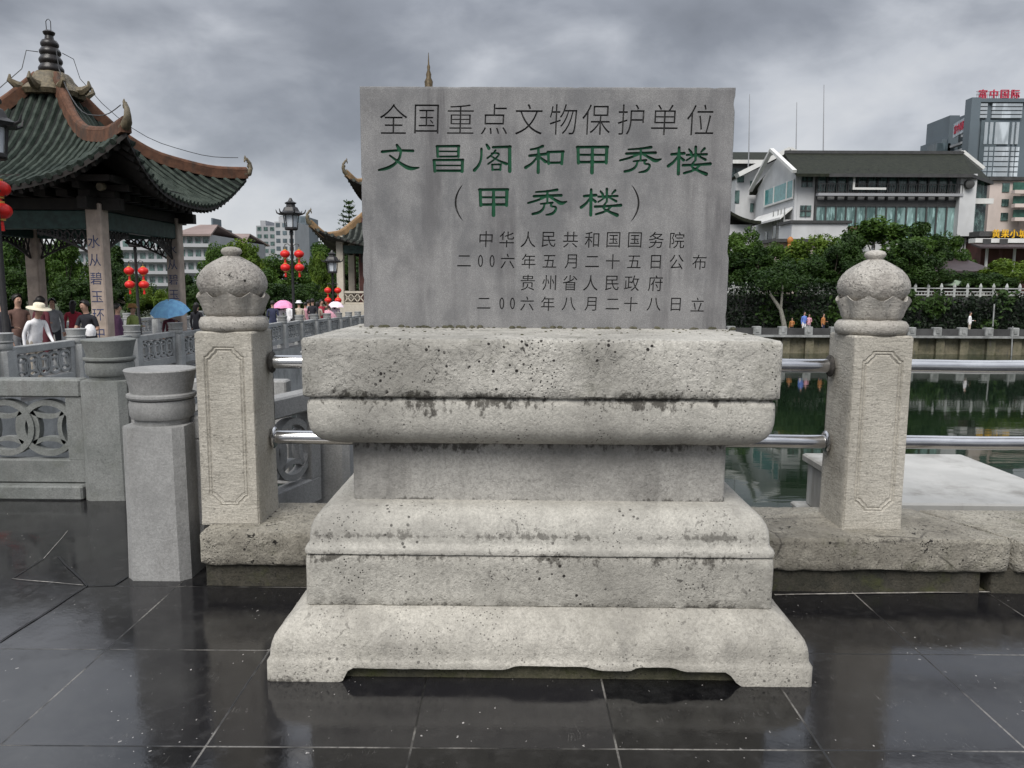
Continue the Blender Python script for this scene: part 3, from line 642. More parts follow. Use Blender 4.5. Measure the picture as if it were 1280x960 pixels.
for (paint_, za, zb, items) in LINES:
    zt = tuv(600, za)[1]; zbm = tuv(600, zb)[1]; chars = []; parens = []
    for it in items:
        if it[0] == 'LI':
            for (ch, xa, xb, ya, yb) in it[1]:
                X0_, Zt = tuv(xa, ya); X1_, Zb = tuv(xb, yb)
                chars.append(((X0_+X1_)/2, li_contours(ch, X0_, X1_, Zt, Zb), paint_))
        else:
            txt, xs, yc, sz, wx = it; k = (TX1-TX0)/1210
            for ch, x in zip(txt, xs):
                X_, Z_ = tuv(x, yc)
                if ch == '0':
                    h = sz*.42*k; o = [(X_+h*.42*math.sin(a*PI/14), Z_+h*math.cos(a*PI/14)) for a in range(28)]; q = [(X_+(h*.42-.0055)*math.sin(a*PI/14), Z_+(h-.006)*math.cos(a*PI/14)) for a in range(28)]
                    chars.append((X_, [o, q], paint_))
                else:
                    chars.append((X_, [thin(q_, THN[za]) for q_ in glyph(ch, X_, Z_, sz*k*1.0, wx, .03)], paint_))
    if za == 345:
        for x, s in ((352, -1), (928, 1)):
            X_, Zt = tuv(x, 350); _, Zb = tuv(x, 468); chars.append((X_, [arc_paren(X_, Zt, Zb, -s*.034, .0075)], 'dark_paint'))
    chars.sort(key=lambda c: c[0]); insc.append((zt, zbm, chars))
zc = pz1
for zt, zbm, chars in insc:
    if zc-zt > 1e-4: cell(px0, px1, zt, zc, [])
    bx = [px0]+[(max(p[0] for q in a[1] for p in q)+min(p[0] for q in b[1] for p in q))/2 for a, b in zip(chars, chars[1:])]+[px1]
    for (x, cons, _), xa, xb in zip(chars, bx, bx[1:]): cell(xa, xb, zbm, zt, cons)
    zc = zbm
cell(px0, px1, pz0, zc, [])
# worn bevel between face and sides, then sides and back
n = 90
def edge_ring(i, y, ch):
    pts = []
    A = [(TX0+i, TZ0+i), (TX1-i, TZ0+i), (TX1-i, TZ1-i), (TX0+i, TZ1-i)]
    for k in range(4):
        a, b = A[k], A[(k+1) % 4]; nn = [(0, -1), (1, 0), (0, 1), (-1, 0)][k]
        for j in range(n):
            u = j/n; x = a[0]+(b[0]-a[0])*u; z = a[1]+(b[1]-a[1])*u
            d = ch*(max(0, nz((x, y, z), 6, 2)-.3)*.8+.6*max(0, nz((x, y, z), 22, 4)-.3)); pts.append((x-nn[0]*d, y, z-nn[1]*d))
    return pts
rings = [edge_ring(PMARG, TY, 0), edge_ring(.003, TY+.001, .016), edge_ring(0, TY+.005, .022), edge_ring(0, TY1-.006, .006), edge_ring(.006, TY1, 0)]
vs = [p for r_ in rings for p in r_]; m_ = 4*n; fs = []
for i in range(len(rings)-1):
    for j in range(m_): fs.append((i*m_+j, i*m_+(j+1) % m_, (i+1)*m_+(j+1) % m_, (i+1)*m_+j))
fs.append(tuple(range((len(rings)-1)*m_, len(rings)*m_))); face.add(vs, fs)
tablet = face.build('tablet', MAT['tablet'], stele, smooth=25, fix=True)
for k, (zt, zbm, chars) in enumerate(insc):
    for pn in sorted(set(c[2] for c in chars)):
        mb = MB()
        for (x, cons, p_) in chars:
            if p_ != pn: continue
            vs_, tri = fill2d(cons); mb.add([(a, TY+CUT, b) for a, b in vs_], tri)
            for c in cons:
                q = len(c); mb.add([(a, TY+.0004, b) for a, b in c]+[(a, TY+CUT, b) for a, b in c], [(i, (i+1) % q, q+(i+1) % q, q+i) for i in range(q)])
        mb.build('lettering', MAT[pn], tablet, smooth=0, fix=False)

# ------------------------------------------------------------------ kerb of the railing
def kerb(x0, x1, label, slant=(0, 0), z1=.292, seed=0):
    t = thing('kerb_stone', label, 'kerb', ((x0+x1)/2, 4.05, 0), 'stone kerbs under the railing')
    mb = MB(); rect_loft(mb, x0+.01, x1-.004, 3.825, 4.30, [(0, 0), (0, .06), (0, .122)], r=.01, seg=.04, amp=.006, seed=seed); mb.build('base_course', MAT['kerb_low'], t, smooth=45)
    mb = MB()
    def zf(x, y, z, li):
        return z+(.018*max(0, nz((x, y, 0), 3, seed+2)) if li == 0 else 0)
    rect_loft(mb, x0, x1, 3.79, 4.355, [(.012, .120, .01), (0, .134, .014), (0, .17), (0, .22), (0, .27), (0, z1-.012, .008), (.008, z1, .006), (.05, z1+.003)], r=.015, seg=.025, amp=.009, seed=seed, zfun=zf)
    # slant an end so that the joint runs askew
    for i, (x, y, z) in enumerate(mb.v):
        f = (y-4.07)/.28
        if slant[1] and x > x1-.4: mb.v[i] = (x+slant[1]*f*(x-(x1-.4))/.4, y, z)
        if slant[0] and x < x0+.4: mb.v[i] = (x+slant[0]*f*(1-(x-x0)/.4), y, z)
    mb.build('coping', MAT['kerb'], t, smooth=45); return t
kerb(-1.625, X0-.006, 'short weathered kerb stone under the left railing post beside the plinth', seed=11)
kerb(X1+.006, 2.36, 'weathered kerb stone between the plinth and the joint right of the right railing post', slant=(0, -.12), seed=23)
kerb(2.40, 5.4, 'brownish kerb stone at the right edge beyond the slanting joint', slant=(-.12, 0), z1=.283, seed=37)

# ------------------------------------------------------------------ lotus-bud railing posts
def notched(x0, x1, z0, z1, c, o):
    """notched-corner panel outline, inset by o"""
    x0 += o; x1 -= o; z0 += o; z1 -= o; out = []
    for cx, cz, a0 in ((x0, z0, 90), (x1, z0, 180), (x1, z1, 270), (x0, z1, 0)):
        A = [(c, 0), (c*.88, c*.30), (c*.55, c*.55), (c*.30, c*.88), (0, c)]
        sx = 1 if cx == x0 else -1; sz = 1 if cz == z0 else -1
        q = [(cx+sx*a, cz+sz*b) for a, b in A]
        if (cx == x0) != (cz == z0): pass
        else: q = q[::-1]
        out += q
    return out
def lotus_post(label, x, y=4.09, z=.292):
    t = thing('railing_post', label, 'railing post', (0, 0, 0), 'lotus bud stone posts of the steel railing')
    hw, hd, H = .150, .165, 1.012; mb = MB()
    rect_loft(mb, -hw, hw, -hd+.008, hd-.008, [(-.006, 0), (-.004, .05), (-.002, .3), (0, .6), (0, .9), (0, H-.01), (.006, H)], r=.012, seg=.03, amp=.005, seed=x*3)
    for s in (-1, 1):
        yb = s*(hd-.008); yf = s*hd; rect = [(-hw+.006, .008), (hw-.006, .008), (hw-.006, H-.008), (-hw+.006, H-.008)]
        P = [notched(-hw+.045, hw-.045, .10, H-.075, .05, o) for o in (0, .006, .013, .020, .027)]
        D = [0, .007, 0, .007, .001]
        pl = [[Vector((a, b, 0)) for a, b in rect], [Vector((a, b, 0)) for a, b in P[0]]]; fl = [p for q in pl for p in q]
        mb.add([(p.x, yf, p.y) for p in fl], tessellate_polygon(pl))
        for k in range(4):
            n = len(P[k]); mb.add([(a, yf-s*D[k], b) for a, b in P[k]]+[(a, yf-s*D[k+1], b) for a, b in P[k+1]], [(i, (i+1) % n, n+(i+1) % n, n+i) for i in range(n)])
        pl = [[Vector((a, b, 0)) for a, b in P[4]]]; mb.add([(p.x, yf-s*D[4], p.y) for p in pl[0]], tessellate_polygon(pl))
        mb.add([(a, yf, b) for a, b in rect]+[(a*1.03, yb, b) for a, b in rect], [(i, (i+1) % 4, 4+(i+1) % 4, 4+i) for i in range(4)])
    mb.build('shaft', MAT['stone_post'], t, smooth=25)
    rr = random.Random(int(x*100))
    def rough_lathe(prof, n, lob, amp, r_amp, mat, name, zig=None):
        mb = MB(); mb.lathe(prof, n, 0, None, lob, amp, twist=.2)
        for i, (a, b, c) in enumerate(mb.v):
            q = (a+x, b, c); k = 1+r_amp*(nz(q, 9)+.6*nz(q, 26)); mb.v[i] = (a*k, b*k, c+(zig(i, a, b, c) if zig else 0))
        return mb.build(name, MAT[mat], t, smooth=60)
    rough_lathe([(.13, H-.004), (.168, H+.004), (.177, H+.022), (.178, H+.048), (.166, H+.068), (.13, H+.078)], 40, 0, 0, .030, 'stone_cup', 'cushion')
    zb = H+.072
    def zig(i, a, b, c):
        if c < zb+.06: return 0
        an = math.atan2(b, a); return (abs(((an*9/(2*PI)) % 1)-.5)*2-.5)*.032*min(1, (c-zb-.06)/.05)
    rough_lathe([(.132, zb), (.146, zb+.02), (.154, zb+.05), (.166, zb+.085), (.177, zb+.112), (.169, zb+.113), (.15, zb+.09), (.10, zb+.085)], 63, 9, .10, .018, 'stone_cup', 'petal_cup', zig)
    z2 = zb+.094
    rough_lathe([(.12, z2-.01), (.132, z2+.004), (.152, z2+.022), (.170, z2+.052), (.175, z2+.078), (.169, z2+.108), (.152, z2+.138), (.128, z2+.166), (.098, z2+.187), (.068, z2+.204), (.046, z2+.216), (.04, z2+.219)], 48, 8, .035, .016, 'stone_bud', 'bud')
    z3 = z2+.215
    rough_lathe([(.036, z3), (.038, z3+.008), (.050, z3+.020), (.052, z3+.032), (.044, z3+.044), (.02, z3+.052)], 18, 8, .06, .04, 'stone_cup', 'knob')
    t.location = (x, y, z); return t
lotus_post('pale stone railing post with lotus bud top left of the tablet', -1.512)
lotus_post('pale stone railing post with lotus bud top right of the tablet, by the white cabinet', 1.834)

# ------------------------------------------------------------------ steel rails
def rail(x0, x1, z, label, fl):
    t = thing('steel_rail', label, 'handrail', ((x0+x1)/2, 4.17, z), 'polished steel rails between the stone posts')
    mb = MB(); n = 24; mb.tube([(x0+(x1-x0)*i/n, 4.17+.002*math.sin(i*.9), z+.0015*math.sin(i*1.3)) for i in range(n+1)], .037, 20); mb.build('tube', MAT['steel'], t, smooth=60)
    for x, s in fl:
        mb = MB(); mb.lathe([(.04, 0), (.056, .002), (.060, .009), (.055, .016), (.045, .020), (.037, .022)], 24, 0, Matrix.Translation((x, 4.17, z)) @ Matrix.Rotation(s*PI/2, 4, 'Y')); mb.build('flange', MAT['steel'] if z < 1 else MAT['rust'], t, smooth=50)
rail(-1.357, 1.69, 1.127, 'upper steel rail passing behind the stone tablet', [(-1.352, 1), (1.674, -1)])
rail(-1.357, 1.69, .712, 'lower steel rail passing behind the waist of the plinth', [(-1.352, 1), (1.674, -1)])
rail(1.97, 5.2, 1.127, 'upper steel rail running right from the right railing post over the water', [(1.979, 1)])
rail(1.97, 5.2, .712, 'lower steel rail running right from the right railing post above the white cabinet', [(1.979, 1)])

# ------------------------------------------------------------------ grey round-capped balustrade
def capped_post(H=1.095, mat='granite'):
    t = thing('balustrade_post', 'x', 'post', (0, 0, 0)); mb = MB(); a, c = .163, .045; vs = []; fs = []
    lv = [(0, 1.03), (.3, 1.0), (H-.30, .985), (H-.286, .97), (H-.285, .85)]
    for z, k in lv:
        b = a*k; e = b-c
        vs += [(-e, -b, z), (e, -b, z), (b, -e, z), (b, e, z), (e, b, z), (-e, b, z), (-b, e, z), (-b, -e, z)]
    for i in range(len(lv)-1):
        for j in range(8): fs.append((i*8+j, i*8+(j+1) % 8, i*8+8+(j+1) % 8, i*8+8+j))
    fs.append(tuple(range(7, -1, -1))); fs.append(tuple(range(len(lv)*8-8, len(lv)*8))); mb.add(vs, fs); mb.build('shaft', MAT[mat], t, smooth=25)
    mb = MB(); z = H-.288
    mb.lathe([(.135, z), (.140, z+.03), (.152, z+.034), (.160, z+.05), (.163, z+.10), (.158, z+.128), (.150, z+.132), (.166, z+.138), (.172, z+.148), (.171, z+.160), (.150, z+.166), (.152, z+.175), (.162, z+.22), (.172, z+.262), (.180, z+.284), (.176, z+.290), (.15, z+.288), (.08, z+.284), (.01, z+.282)], 40)
    mb.build('round_cap', MAT[mat], t, smooth=30); return t
def coin_panel(L, mat='granite', z0=.11, z1=.865, nr=2, R_=.205, th=.11):
    """panel along +x from 0 to L: frame with pierced coin rings"""
    t = thing('pierced_balustrade', 'x', 'balustrade', (0, 0, 0)); h = th/2; st = .12; rt, rb = .13, .17
    mb = MB(); mb.bbox(0, L, -h-.012, h+.012, z1-rt, z1, .012); mb.bbox(0, L, -h, h, z0, z0+rb, .008); mb.bbox(0, st, -h, h, z0+rb-.004, z1-rt+.004, .006); mb.bbox(L-st, L, -h, h, z0+rb-.004, z1-rt+.004, .006)
    mb.build('frame', MAT[mat], t, smooth=25)
    zc = (z0+rb+z1-rt)/2; R_ = min(R_, (z1-rt-z0-rb)/2+.006); ln = L-2*st; 
    nr = max(1, round(ln/(R_*1.55)))
    for k in range(nr):
        cx = st+ln*(k+.5)/nr; mb = MB(); y = .004*(k % 2)
        mb.sweep([(cx+(R_-.02)*math.cos(a*PI/16), y, zc+(R_-.02)*math.sin(a*PI/16)) for a in range(33)], .042, th*.62, side=Vector((0, 1, 0)))
        for q in range(4):
            c = Vector((cx+R_*1.36*math.cos(q*PI/2), zc+R_*1.36*math.sin(q*PI/2))); a0 = q*PI/2+PI
            mb.sweep([(c.x+R_*.97*math.cos(a0+R(u)), y+.003, c.y+R_*.97*math.sin(a0+R(u))) for u in range(-42, 43, 12)], .032, th*.5, side=Vector((0, 1, 0)))
        mb.build('coin_ring', MAT[mat], t, smooth=40)
    return t
POSTG, PANG = 'round capped balustrade posts', 'ring carved balustrade panels'
p0 = capped_post(1.10); p0.location = (-1.895, 4.045, 0); p0['label'] = 'nearest grey balustrade post with flared round cap standing alone on the wet floor'; p0['group'] = POSTG
p1 = capped_post(1.145, 'granite_old'); p1.location = (-2.955, 5.53, 0); p1['label'] = 'dark grey round capped post at the end of the ring carved panel, lower left'; p1['group'] = POSTG
p1.rotation_euler = (0, 0, R(3))
a = coin_panel(1.45, 'granite_old'); a.location = (-4.575, 5.49, 0); a['label'] = 'dark grey balustrade panel with pierced coin rings at the left edge, lower left'; a['group'] = PANG
# panel closing the corner behind the tall post, seen between post and plinth
b = coin_panel(1.13, 'granite', nr=2); b.location = (-2.79, 5.50, 0); b['label'] = 'balustrade panel behind the nearest round capped post'; b['group'] = PANG
c = coin_panel(1.17, 'granite', z0=.08, z1=.845, nr=2); c.location = (-1.765, 4.07, 0); c.rotation_euler = (0, 0, R(72)); c['label'] = 'balustrade panel running away behind the left lotus post'; c['group'] = PANG
pc = dup(p0, (-1.36, 5.42, -.02), 'grey corner post half hidden between the left lotus post and the plinth', R(4))
mb = MB(); mb.bbox(-34, -3.12, 5.36, 5.60, .0, .105, .012); tag(mb.build('balustrade_kerb', MAT['granite_old'], smooth=25), 'low grey stone kerb under the ring carved panel, lower left', 'kerb')
pd = dup(p1, (-4.75, 5.53, 0), 'round capped post just beyond the left edge of the ring carved panel')

# ------------------------------------------------------------------ white cabinet beyond the railing
t = thing('equipment_cabinet', 'white flat-topped metal cabinet over the water behind the right railing post', 'cabinet', (2.8, 5.2, -3))
mb = MB(); mb.bbox(2.19, 3.42, 4.53, 5.93, .205, .268, .012); mb.build('top', MAT['white_metal'], t, smooth=25)
mb = MB(); mb.bbox(2.225, 3.385, 4.57, 5.89, -.12, .20, .008); mb.build('body', MAT['white_metal'], t, smooth=25)
mb = MB(); mb.bbox(2.13, 3.45, 4.50, 5.96, -.165, -.122, .01); mb.build('ledge', MAT['white_metal'], t, smooth=25)
mb = MB(); mb.box(2.2, 3.40, 4.56, 5.90, -1.25, -.167)
for k in range(24):
    z = -.2-k*.042; mb.box(2.165, 2.205, 4.62, 5.84, z-.012, z); mb.box(2.3, 3.3, 5.895, 5.93, z-.012, z)
mb.build('louvred_base', MAT['grey_metal'], t, smooth=0)
mb = MB(); mb.box(2.05, 3.5, 4.4, 6.1, -3.3, -1.252); mb.build('concrete_pier', MAT['bank_wall'], t, smooth=0)

# ------------------------------------------------------------------ bridge
BX, BX2 = -8.3, -15.6
mb = MB(); ys = [5.5+i*2 for i in range(20)]
vs = []; fs = []
for y in ys: vs += [(BX2-.3, y, deck_z(y) if y > 7 else -.26), (BX+.3, y, deck_z(y) if y > 7 else -.26)]
for i in range(len(ys)-1): fs.append((2*i, 2*i+1, 2*i+3, 2*i+2))
mb.add(vs, fs); struct('bridge_deck', mb, MAT['bridge_deck'], smooth=0)
t = thing('stone_bridge', 'long grey stone bridge carrying the pavilion across the river', 'bridge', (-12, 25, -3))
mb = MB()
for x0, x1 in ((BX-.05, BX+.3), (BX2-.3, BX2+.05)):
    vs = []; fs = []
    for y in ys:
        dz = (deck_z(y) if y > 7 else -.26)-.004; vs += [(x0, y, -3.4), (x1, y, -3.4), (x1, y, dz), (x0, y, dz)]
    for i in range(len(ys)-1):
        for j in range(4): fs.append((i*4+j, i*4+(j+1) % 4, i*4+4+(j+1) % 4, i*4+4+j))
    mb.add(vs, fs)
mb.build('side_wall', MAT['bridge_stone'], t, smooth=0)
bp = capped_post(1.10, 'bridge_stone'); SP = 2.10
bpan = coin_panel(SP-.33, 'bridge_stone', nr=4)
bpan.rotation_euler = (0, 0, PI/2)
def put_panel(src, first, x, y, label, group=PANG, dz=0):
    """panel along +y with its frame following the fall of the deck"""
    if first: o = src; o.location = (x, y, deck_z(y)+dz); o['label'] = label; o['group'] = group
    else: o = dup(src, (x, y, deck_z(y)+dz), label, PI/2, group)
    return o
i = 0; first = True
ylist = [10.2+SP*k for k in range(15)]
for k, y in enumerate(ylist):
    lab = f'{ORD[k]} round capped post of the bridge balustrade nearest the water, counting away from the viewer'
    if k == 0: bp.location = (BX, y, deck_z(y)); bp['label'] = lab; bp['group'] = 'bridge balustrade posts'
    else: dup(bp, (BX, y, deck_z(y)), lab, 0, 'bridge balustrade posts')
    lab = f'{ORD[k]} pierced panel of the bridge balustrade nearest the water, counting away from the viewer'
    put_panel(bpan, k == 0, BX, y+.165, lab, 'bridge balustrade panels')
for k in range(11):
    y = 16.6+2.35*k
    dup(bp, (BX2, y, deck_z(y)), 'round capped post of the balustrade on the far side of the bridge, behind the pavilion', 0, 'far side bridge posts')
    if k < 10: dup(bpan, (BX2, y+.165, deck_z(y)), 'pierced panel of the balustrade on the far side of the bridge, behind the pavilion', PI/2, 'far side bridge panels')

# ------------------------------------------------------------------ tiled roofs with upturned corners
def interp(pr, t):
    for (a, va), (b, vb) in zip(pr, pr[1:]):
        if t <= b:
            u = (t-a)/(b-a); return va+(vb-va)*u
    return pr[-1][1]
def smooth_prof(pr, n=28):
    ts = [pr[0][0]+(pr[-1][0]-pr[0][0])*i/n for i in range(n+1)]; v = [interp(pr, t) for t in ts]
    for _ in range(3): v = [v[0]]+[(v[i-1]+2*v[i]+v[i+1])/4 for i in range(1, n)]+[v[-1]]
    return list(zip(ts, v))
def curved_roof(root, cx, cy, s, zb, pm, ph, t0, roll, tile, ridge, orn, rot=0, tip=.55, rafters=True, rw=.20):
    pm = smooth_prof(pm); ph = smooth_prof(ph)
    def P(k, r, v):
        t = r/s; u = min(1, abs(v)/max(r, 1e-4)); z = zb+interp(pm, t)+(interp(ph, t)-interp(pm, t))*u**2.6
        ex = 1+.05*u**4*max(0, t-.6)/.4; a = rot+k*PI/2
        x, y = v*ex, -r*ex
        return Vector((cx+x*math.cos(a)-y*math.sin(a), cy+x*math.sin(a)+y*math.cos(a), z))
    mt = MB(); ms = MB(); mr = MB()
    for k in range(4):
        nt, nu = 16, 20; vs = []; vs2 = []; fs = []
        for i in range(nt+1):
            r = s*(t0+(1-t0)*i/nt)
            for j in range(nu+1):
                p = P(k, r, r*(-1+2*j/nu)); vs.append(p); vs2.append(p-Vector((0, 0, .10)))
        for i in range(nt):
            for j in range(nu): a = i*(nu+1)+j; fs.append((a, a+1, a+nu+2, a+nu+1))
        mt.add(vs, fs, 1); ms.add(vs2, [f[::-1] for f in fs])
        e0 = nt*(nu+1); ms.add([vs[e0+j] for j in range(nu+1)]+[vs2[e0+j] for j in range(nu+1)], [(j, j+1, nu+2+j, nu+1+j) for j in range(nu)])
        nv = int(2*s/roll)
        for q in range(nv+1):
            v = -s+.02+(2*s-.04)*q/nv; ra = max(abs(v)+.02, s*t0); rb = s*1.012
            if rb-ra < .08: continue
            n = max(3, int((rb-ra)/.15)); pts = [P(k, ra+(rb-ra)*i/n, v)+Vector((0, 0, .012)) for i in range(n+1)]
            mt.tube(pts, [roll*.30*(1+.24*((i % 2)-.5)*random.uniform(.6, 1.3)) for i in range(n+1)], 6)
            if rafters and q % 1 == 0:
                r1 = max(abs(v)+.02, s*.50); pr_ = [P(k, r1+(s*.985-r1)*i/5, v)-Vector((0, 0, .15)) for i in range(6)]; ms.sweep(pr_, roll*.38, .09)
            # drip tile at the eave between the rolls
            pe = P(k, s*1.0, v); vx = P(k, s, min(s, v+roll*.5))-pe
            mt.add([pe+Vector((0, 0, .0)), pe+vx*1.9, pe+vx+Vector((0, 0, -.13))], [(0, 1, 2)], 1)
    roof = mt.build('tiled_roof', [tile, MAT['roof_valley']], root, smooth=40, fix=False)
    ms.build('eaves_underside', MAT['soffit'], root, smooth=0, fix=False)
    for k in range(4):
        mr = MB(); pts = [P(k, s*(t0+(1-t0)*i/22), s*(t0+(1-t0)*i/22))+Vector((0, 0, rw*.45)) for i in range(23)]
        mr.sweep(pts, rw, rw*1.1); mr.tube([p+Vector((0, 0, rw*.62)) for p in pts], rw*.42, 8); rb = mr.build('hip_ridge', ridge, root, smooth=40)
        d = (pts[-1]-pts[-2]).normalized(); d2 = Vector((d.x, d.y, 0)).normalized(); p = pts[-1]; mo = MB()
        cur = [p-d*.1, p+d2*tip*.18+Vector((0, 0, tip*.15)), p+d2*tip*.30+Vector((0, 0, tip*.45)), p+d2*tip*.26+Vector((0, 0, tip*.75)), p+d2*tip*.08+Vector((0, 0, tip*.98)), p-d2*tip*.08+Vector((0, 0, tip*.94)), p-d2*tip*.10+Vector((0, 0, tip*.80))]
        mo.tube(cur, [rw*.55, rw*.48, rw*.34, rw*.26, rw*.2, rw*.15, rw*.1], 8)
        for q in range(4):
            c = cur[1+q]; mo.tube([c, c-d2*tip*(.20-.02*q)+Vector((0, 0, tip*.10)), c-d2*tip*(.22-.03*q)+Vector((0, 0, tip*.24))], [rw*.22, rw*.16, rw*.04], 6)
        mo.build('corner_ornament', orn, rb, smooth=50)
    return P
# ------------------------------------------------------------------ pavilion on the bridge
PCX, PCY, PA, PS = -10.83, 18.5, 1.84, 3.12
PZ = -.52
pav = thing('pavilion', 'open pavilion on the bridge with upturned green tiled roof and pink columns', 'pavilion', (PCX, PCY, PZ))
PM = [(0, 6.32), (.08, 5.98), (.2, 5.36), (.35, 4.70), (.5, 4.24), (.65, 3.92), (.8, 3.64), (1, 3.38)]
PH = [(0, 6.32), (.08, 5.98), (.2, 5.42), (.35, 4.88), (.5, 4.56), (.65, 4.44), (.8, 4.34), (.9, 4.36), (1, 4.41)]
curved_roof(pav, PCX, PCY, PS, 0, PM, PH, .07, .205, MAT['roof_tile'], MAT['ridge'], MAT['ornament'], tip=.42)
for k, (sx, sy) in enumerate(((1, -1), (1, 1), (-1, 1), (-1, -1))):
    x, y = PCX+sx*PA, PCY+sy*PA; mb = MB()
    mb.bbox(x-.165, x+.165, y-.165, y+.165, PZ, 3.2, .025); mb.bbox(x-.24, x+.24, y-.24, y+.24, PZ, PZ+.22, .03); c_ = mb.build('column', MAT['column'], pav, smooth=25)
    if k < 2 or k == 3:
        mi = MB()
        for q, ch in enumerate('水从碧玉环中出'):
            if ch not in FC: FC[ch] = font_contours(ch)
            vs_, tri = fill2d(glyph(ch, x-.01, 2.40-.385*q, .25, .95)); mi.add([(a, y-.1675, b) for a, b in vs_], tri)
        mi.build('couplet', MAT['ink'], c_, smooth=0, fix=False)
for k in range(4):
    M = Matrix.Translation((PCX, PCY, 0)) @ Matrix.Rotation(k*PI/2, 4, 'Z')
    mb = MB(); mb.bbox(-PA+.165, PA-.165, -PA-.12, -PA+.12, 2.66, 3.05, .02, 0, M); mb.build('beam', MAT['green_beam'], pav, smooth=25)
    mb = MB(); mb.box(-PA-.55, PA+.55, -PA-.10, -PA+.10, 3.06, 3.30, 0, M)
    for q in range(9):
        u = -PA+2*PA*q/8; mb.box(u-.12, u+.12, -PA-.45, -PA+.3, 3.31, 3.44, 0, M); mb.box(u-.07, u+.07, -PA-.75, -PA+.3, 3.45, 3.58, 0, M)
    mb.box(-PA-.7, PA+.7, -PA-.75, -PA-.60, 3.585, 3.70, 0, M); mb.box(-PA-.2, PA+.2, -PA-.08, -PA+.08, 3.60, 3.72, 0, M); mb.build('bracket_band', MAT['soffit'], pav, smooth=0)
    for s in (-1, 1):   # pierced corner fretwork below the beam
        mb = MB()
        for q in range(7):
            u0_, u1_ = PA-.17-.16*q, PA-.17-.16*(q+1); h0, h1 = .42*(1-q/7)**1.5+.08, .42*(1-(q+1)/7)**1.5+.08
            mb.sweep([(s*u0_, -PA, 2.66-h0), (s*u1_, -PA, 2.66-h1)], .04, .045, 0, M); mb.sweep([(s*u0_, -PA, 2.66), (s*u1_, -PA, 2.66-h1)], .03, .03, 0, M); mb.sweep([(s*u1_, -PA, 2.66), (s*u0_, -PA, 2.66-h0)], .03, .03, 0, M)
            mb.tube([(s*(u0_-.08+.05*math.cos(a)), -PA, 2.62-h1*.5+.05*math.sin(a)) for a in [i*PI/4 for i in range(9)]], .014, 5, 0, M)
        mb.build('fretwork', MAT['dark_wood'], pav, smooth=0)
mb = MB(); mb.box(PCX-PA+.09, PCX+PA-.09, PCY-PA+.09, PCY+PA-.09, 3.62, 3.68); mb.build('ceiling_board', MAT['soffit'], pav, smooth=0)
zf = 6.02
mb = MB(); mb.lathe([(.60, zf-.26), (.66, zf-.16), (.58, zf-.06), (.50, zf), (.44, zf+.10), (.40, zf+.20), (.33, zf+.28), (.2, zf+.30)], 32, 0, Matrix.Translation((PCX, PCY, 0)), 8, .12)
for k in range(8):
    a = k*PI/4; d = Vector((math.cos(a), math.sin(a), 0)); c = Vector((PCX, PCY, zf-.12))
    mb.tube([c+d*.52, c+d*.72+Vector((0, 0, .02)), c+d*.86+Vector((0, 0, .12)), c+d*.84+Vector((0, 0, .24))], [.12, .10, .06, .02], 6)
mb.build('roof_collar', MAT['ornament'], pav, smooth=40)
mb = MB(); z = zf+.27; pr = [(.20, z)]
for r_, h in ((.265, .20), (.245, .19), (.225, .18), (.19, .17)): pr += [(r_*.86, z+.01), (r_, z+h*.35), (r_, z+h*.6), (r_*.82, z+h*.97)]; z += h
pr += [(.10, z+.02), (.085, z+.10), (.12, z+.14), (.13, z+.18), (.08, z+.22), (.0, z+.23)]
mb.lathe(pr, 20, 0, Matrix.Translation((PCX, PCY, 0)))
for s in (-1, 1): mb.tube([(PCX+s*.05, PCY, z+.2), (PCX+s*.055, PCY, z+.42), (PCX+s*.01, PCY, z+.47)], .009, 5)
mb.build('finial', MAT['finial'], pav, smooth=50)
mw = MB()
for s1, s2 in ((1, -1), (1, 1), (-1, -1), (-1, 1)):
    pts = [Vector((PCX+s1*.25, PCY+s2*.05, zf+.75)), Vector((PCX+s1*.34, PCY+s2*.34, zf+.70)), Vector((PCX+s1*.42, PCY+s2*.42, zf+.28))]
    for i in range(1, 12):
        t_ = .16+.84*i/11; pts.append(Vector((PCX+s1*PS*t_, PCY+s2*PS*t_, interp(smooth_prof(PH), t_)+.52)))
    mw.tube(pts, .010, 4)
mw.build('lightning_wire', MAT['wire'], pav, smooth=0)
sp_ = at(127, 233, PCY-PA-.45); mb = MB(); mb.lathe([(.05, -.05), (.085, -.03), (.09, .06), (.075, .085), (.0, .088)], 14, 0, Matrix.Translation(sp_) @ Matrix.Rotation(R(100), 4, 'X')); mb.build('spotlight', MAT['ornament'], pav)
# pavilion floor step
mb = MB(); mb.bbox(PCX-2.5, PCX+2.4, PCY-2.5, PCY+2.5, PZ-.12, PZ+.02, .02); mb.build('plinth_step', MAT['bridge_stone'], pav, smooth=25)

# ------------------------------------------------------------------ three-storey tower behind the tablet
TCX, TCY = -5.85, 50.5
tw = thing('tower', 'three-storey tower with upturned roofs and gilded spire, mostly hidden behind the stone tablet', 'tower', (TCX, TCY, -1.1))
def trow(s, z0, z1, zp, t0):   # eave half-width, eave height, inner height, corner height
    return ([(t0, z1), (t0+(1-t0)*.4, z1-(z1-z0)*.58), (1, z0)], [(t0, z1), (t0+(1-t0)*.45, z1-(z1-z0)*.62), (t0+(1-t0)*.75, z1-(z1-z0)*.72), (1, zp)])
for s, z0, z1, zp, t0 in ((5.75, 3.55, 5.4, 4.75, .62), (4.12, 6.75, 8.6, 7.75, .60), (3.2, 9.9, 12.6, 10.8, .04)):
    pm, ph = trow(s, z0, z1, zp, t0); curved_roof(tw, TCX, TCY, s, 0, pm, ph, t0, .32, MAT['tower_tile'], MAT['ridge_old'], MAT['ornament'], tip=.75, rafters=False, rw=.26)
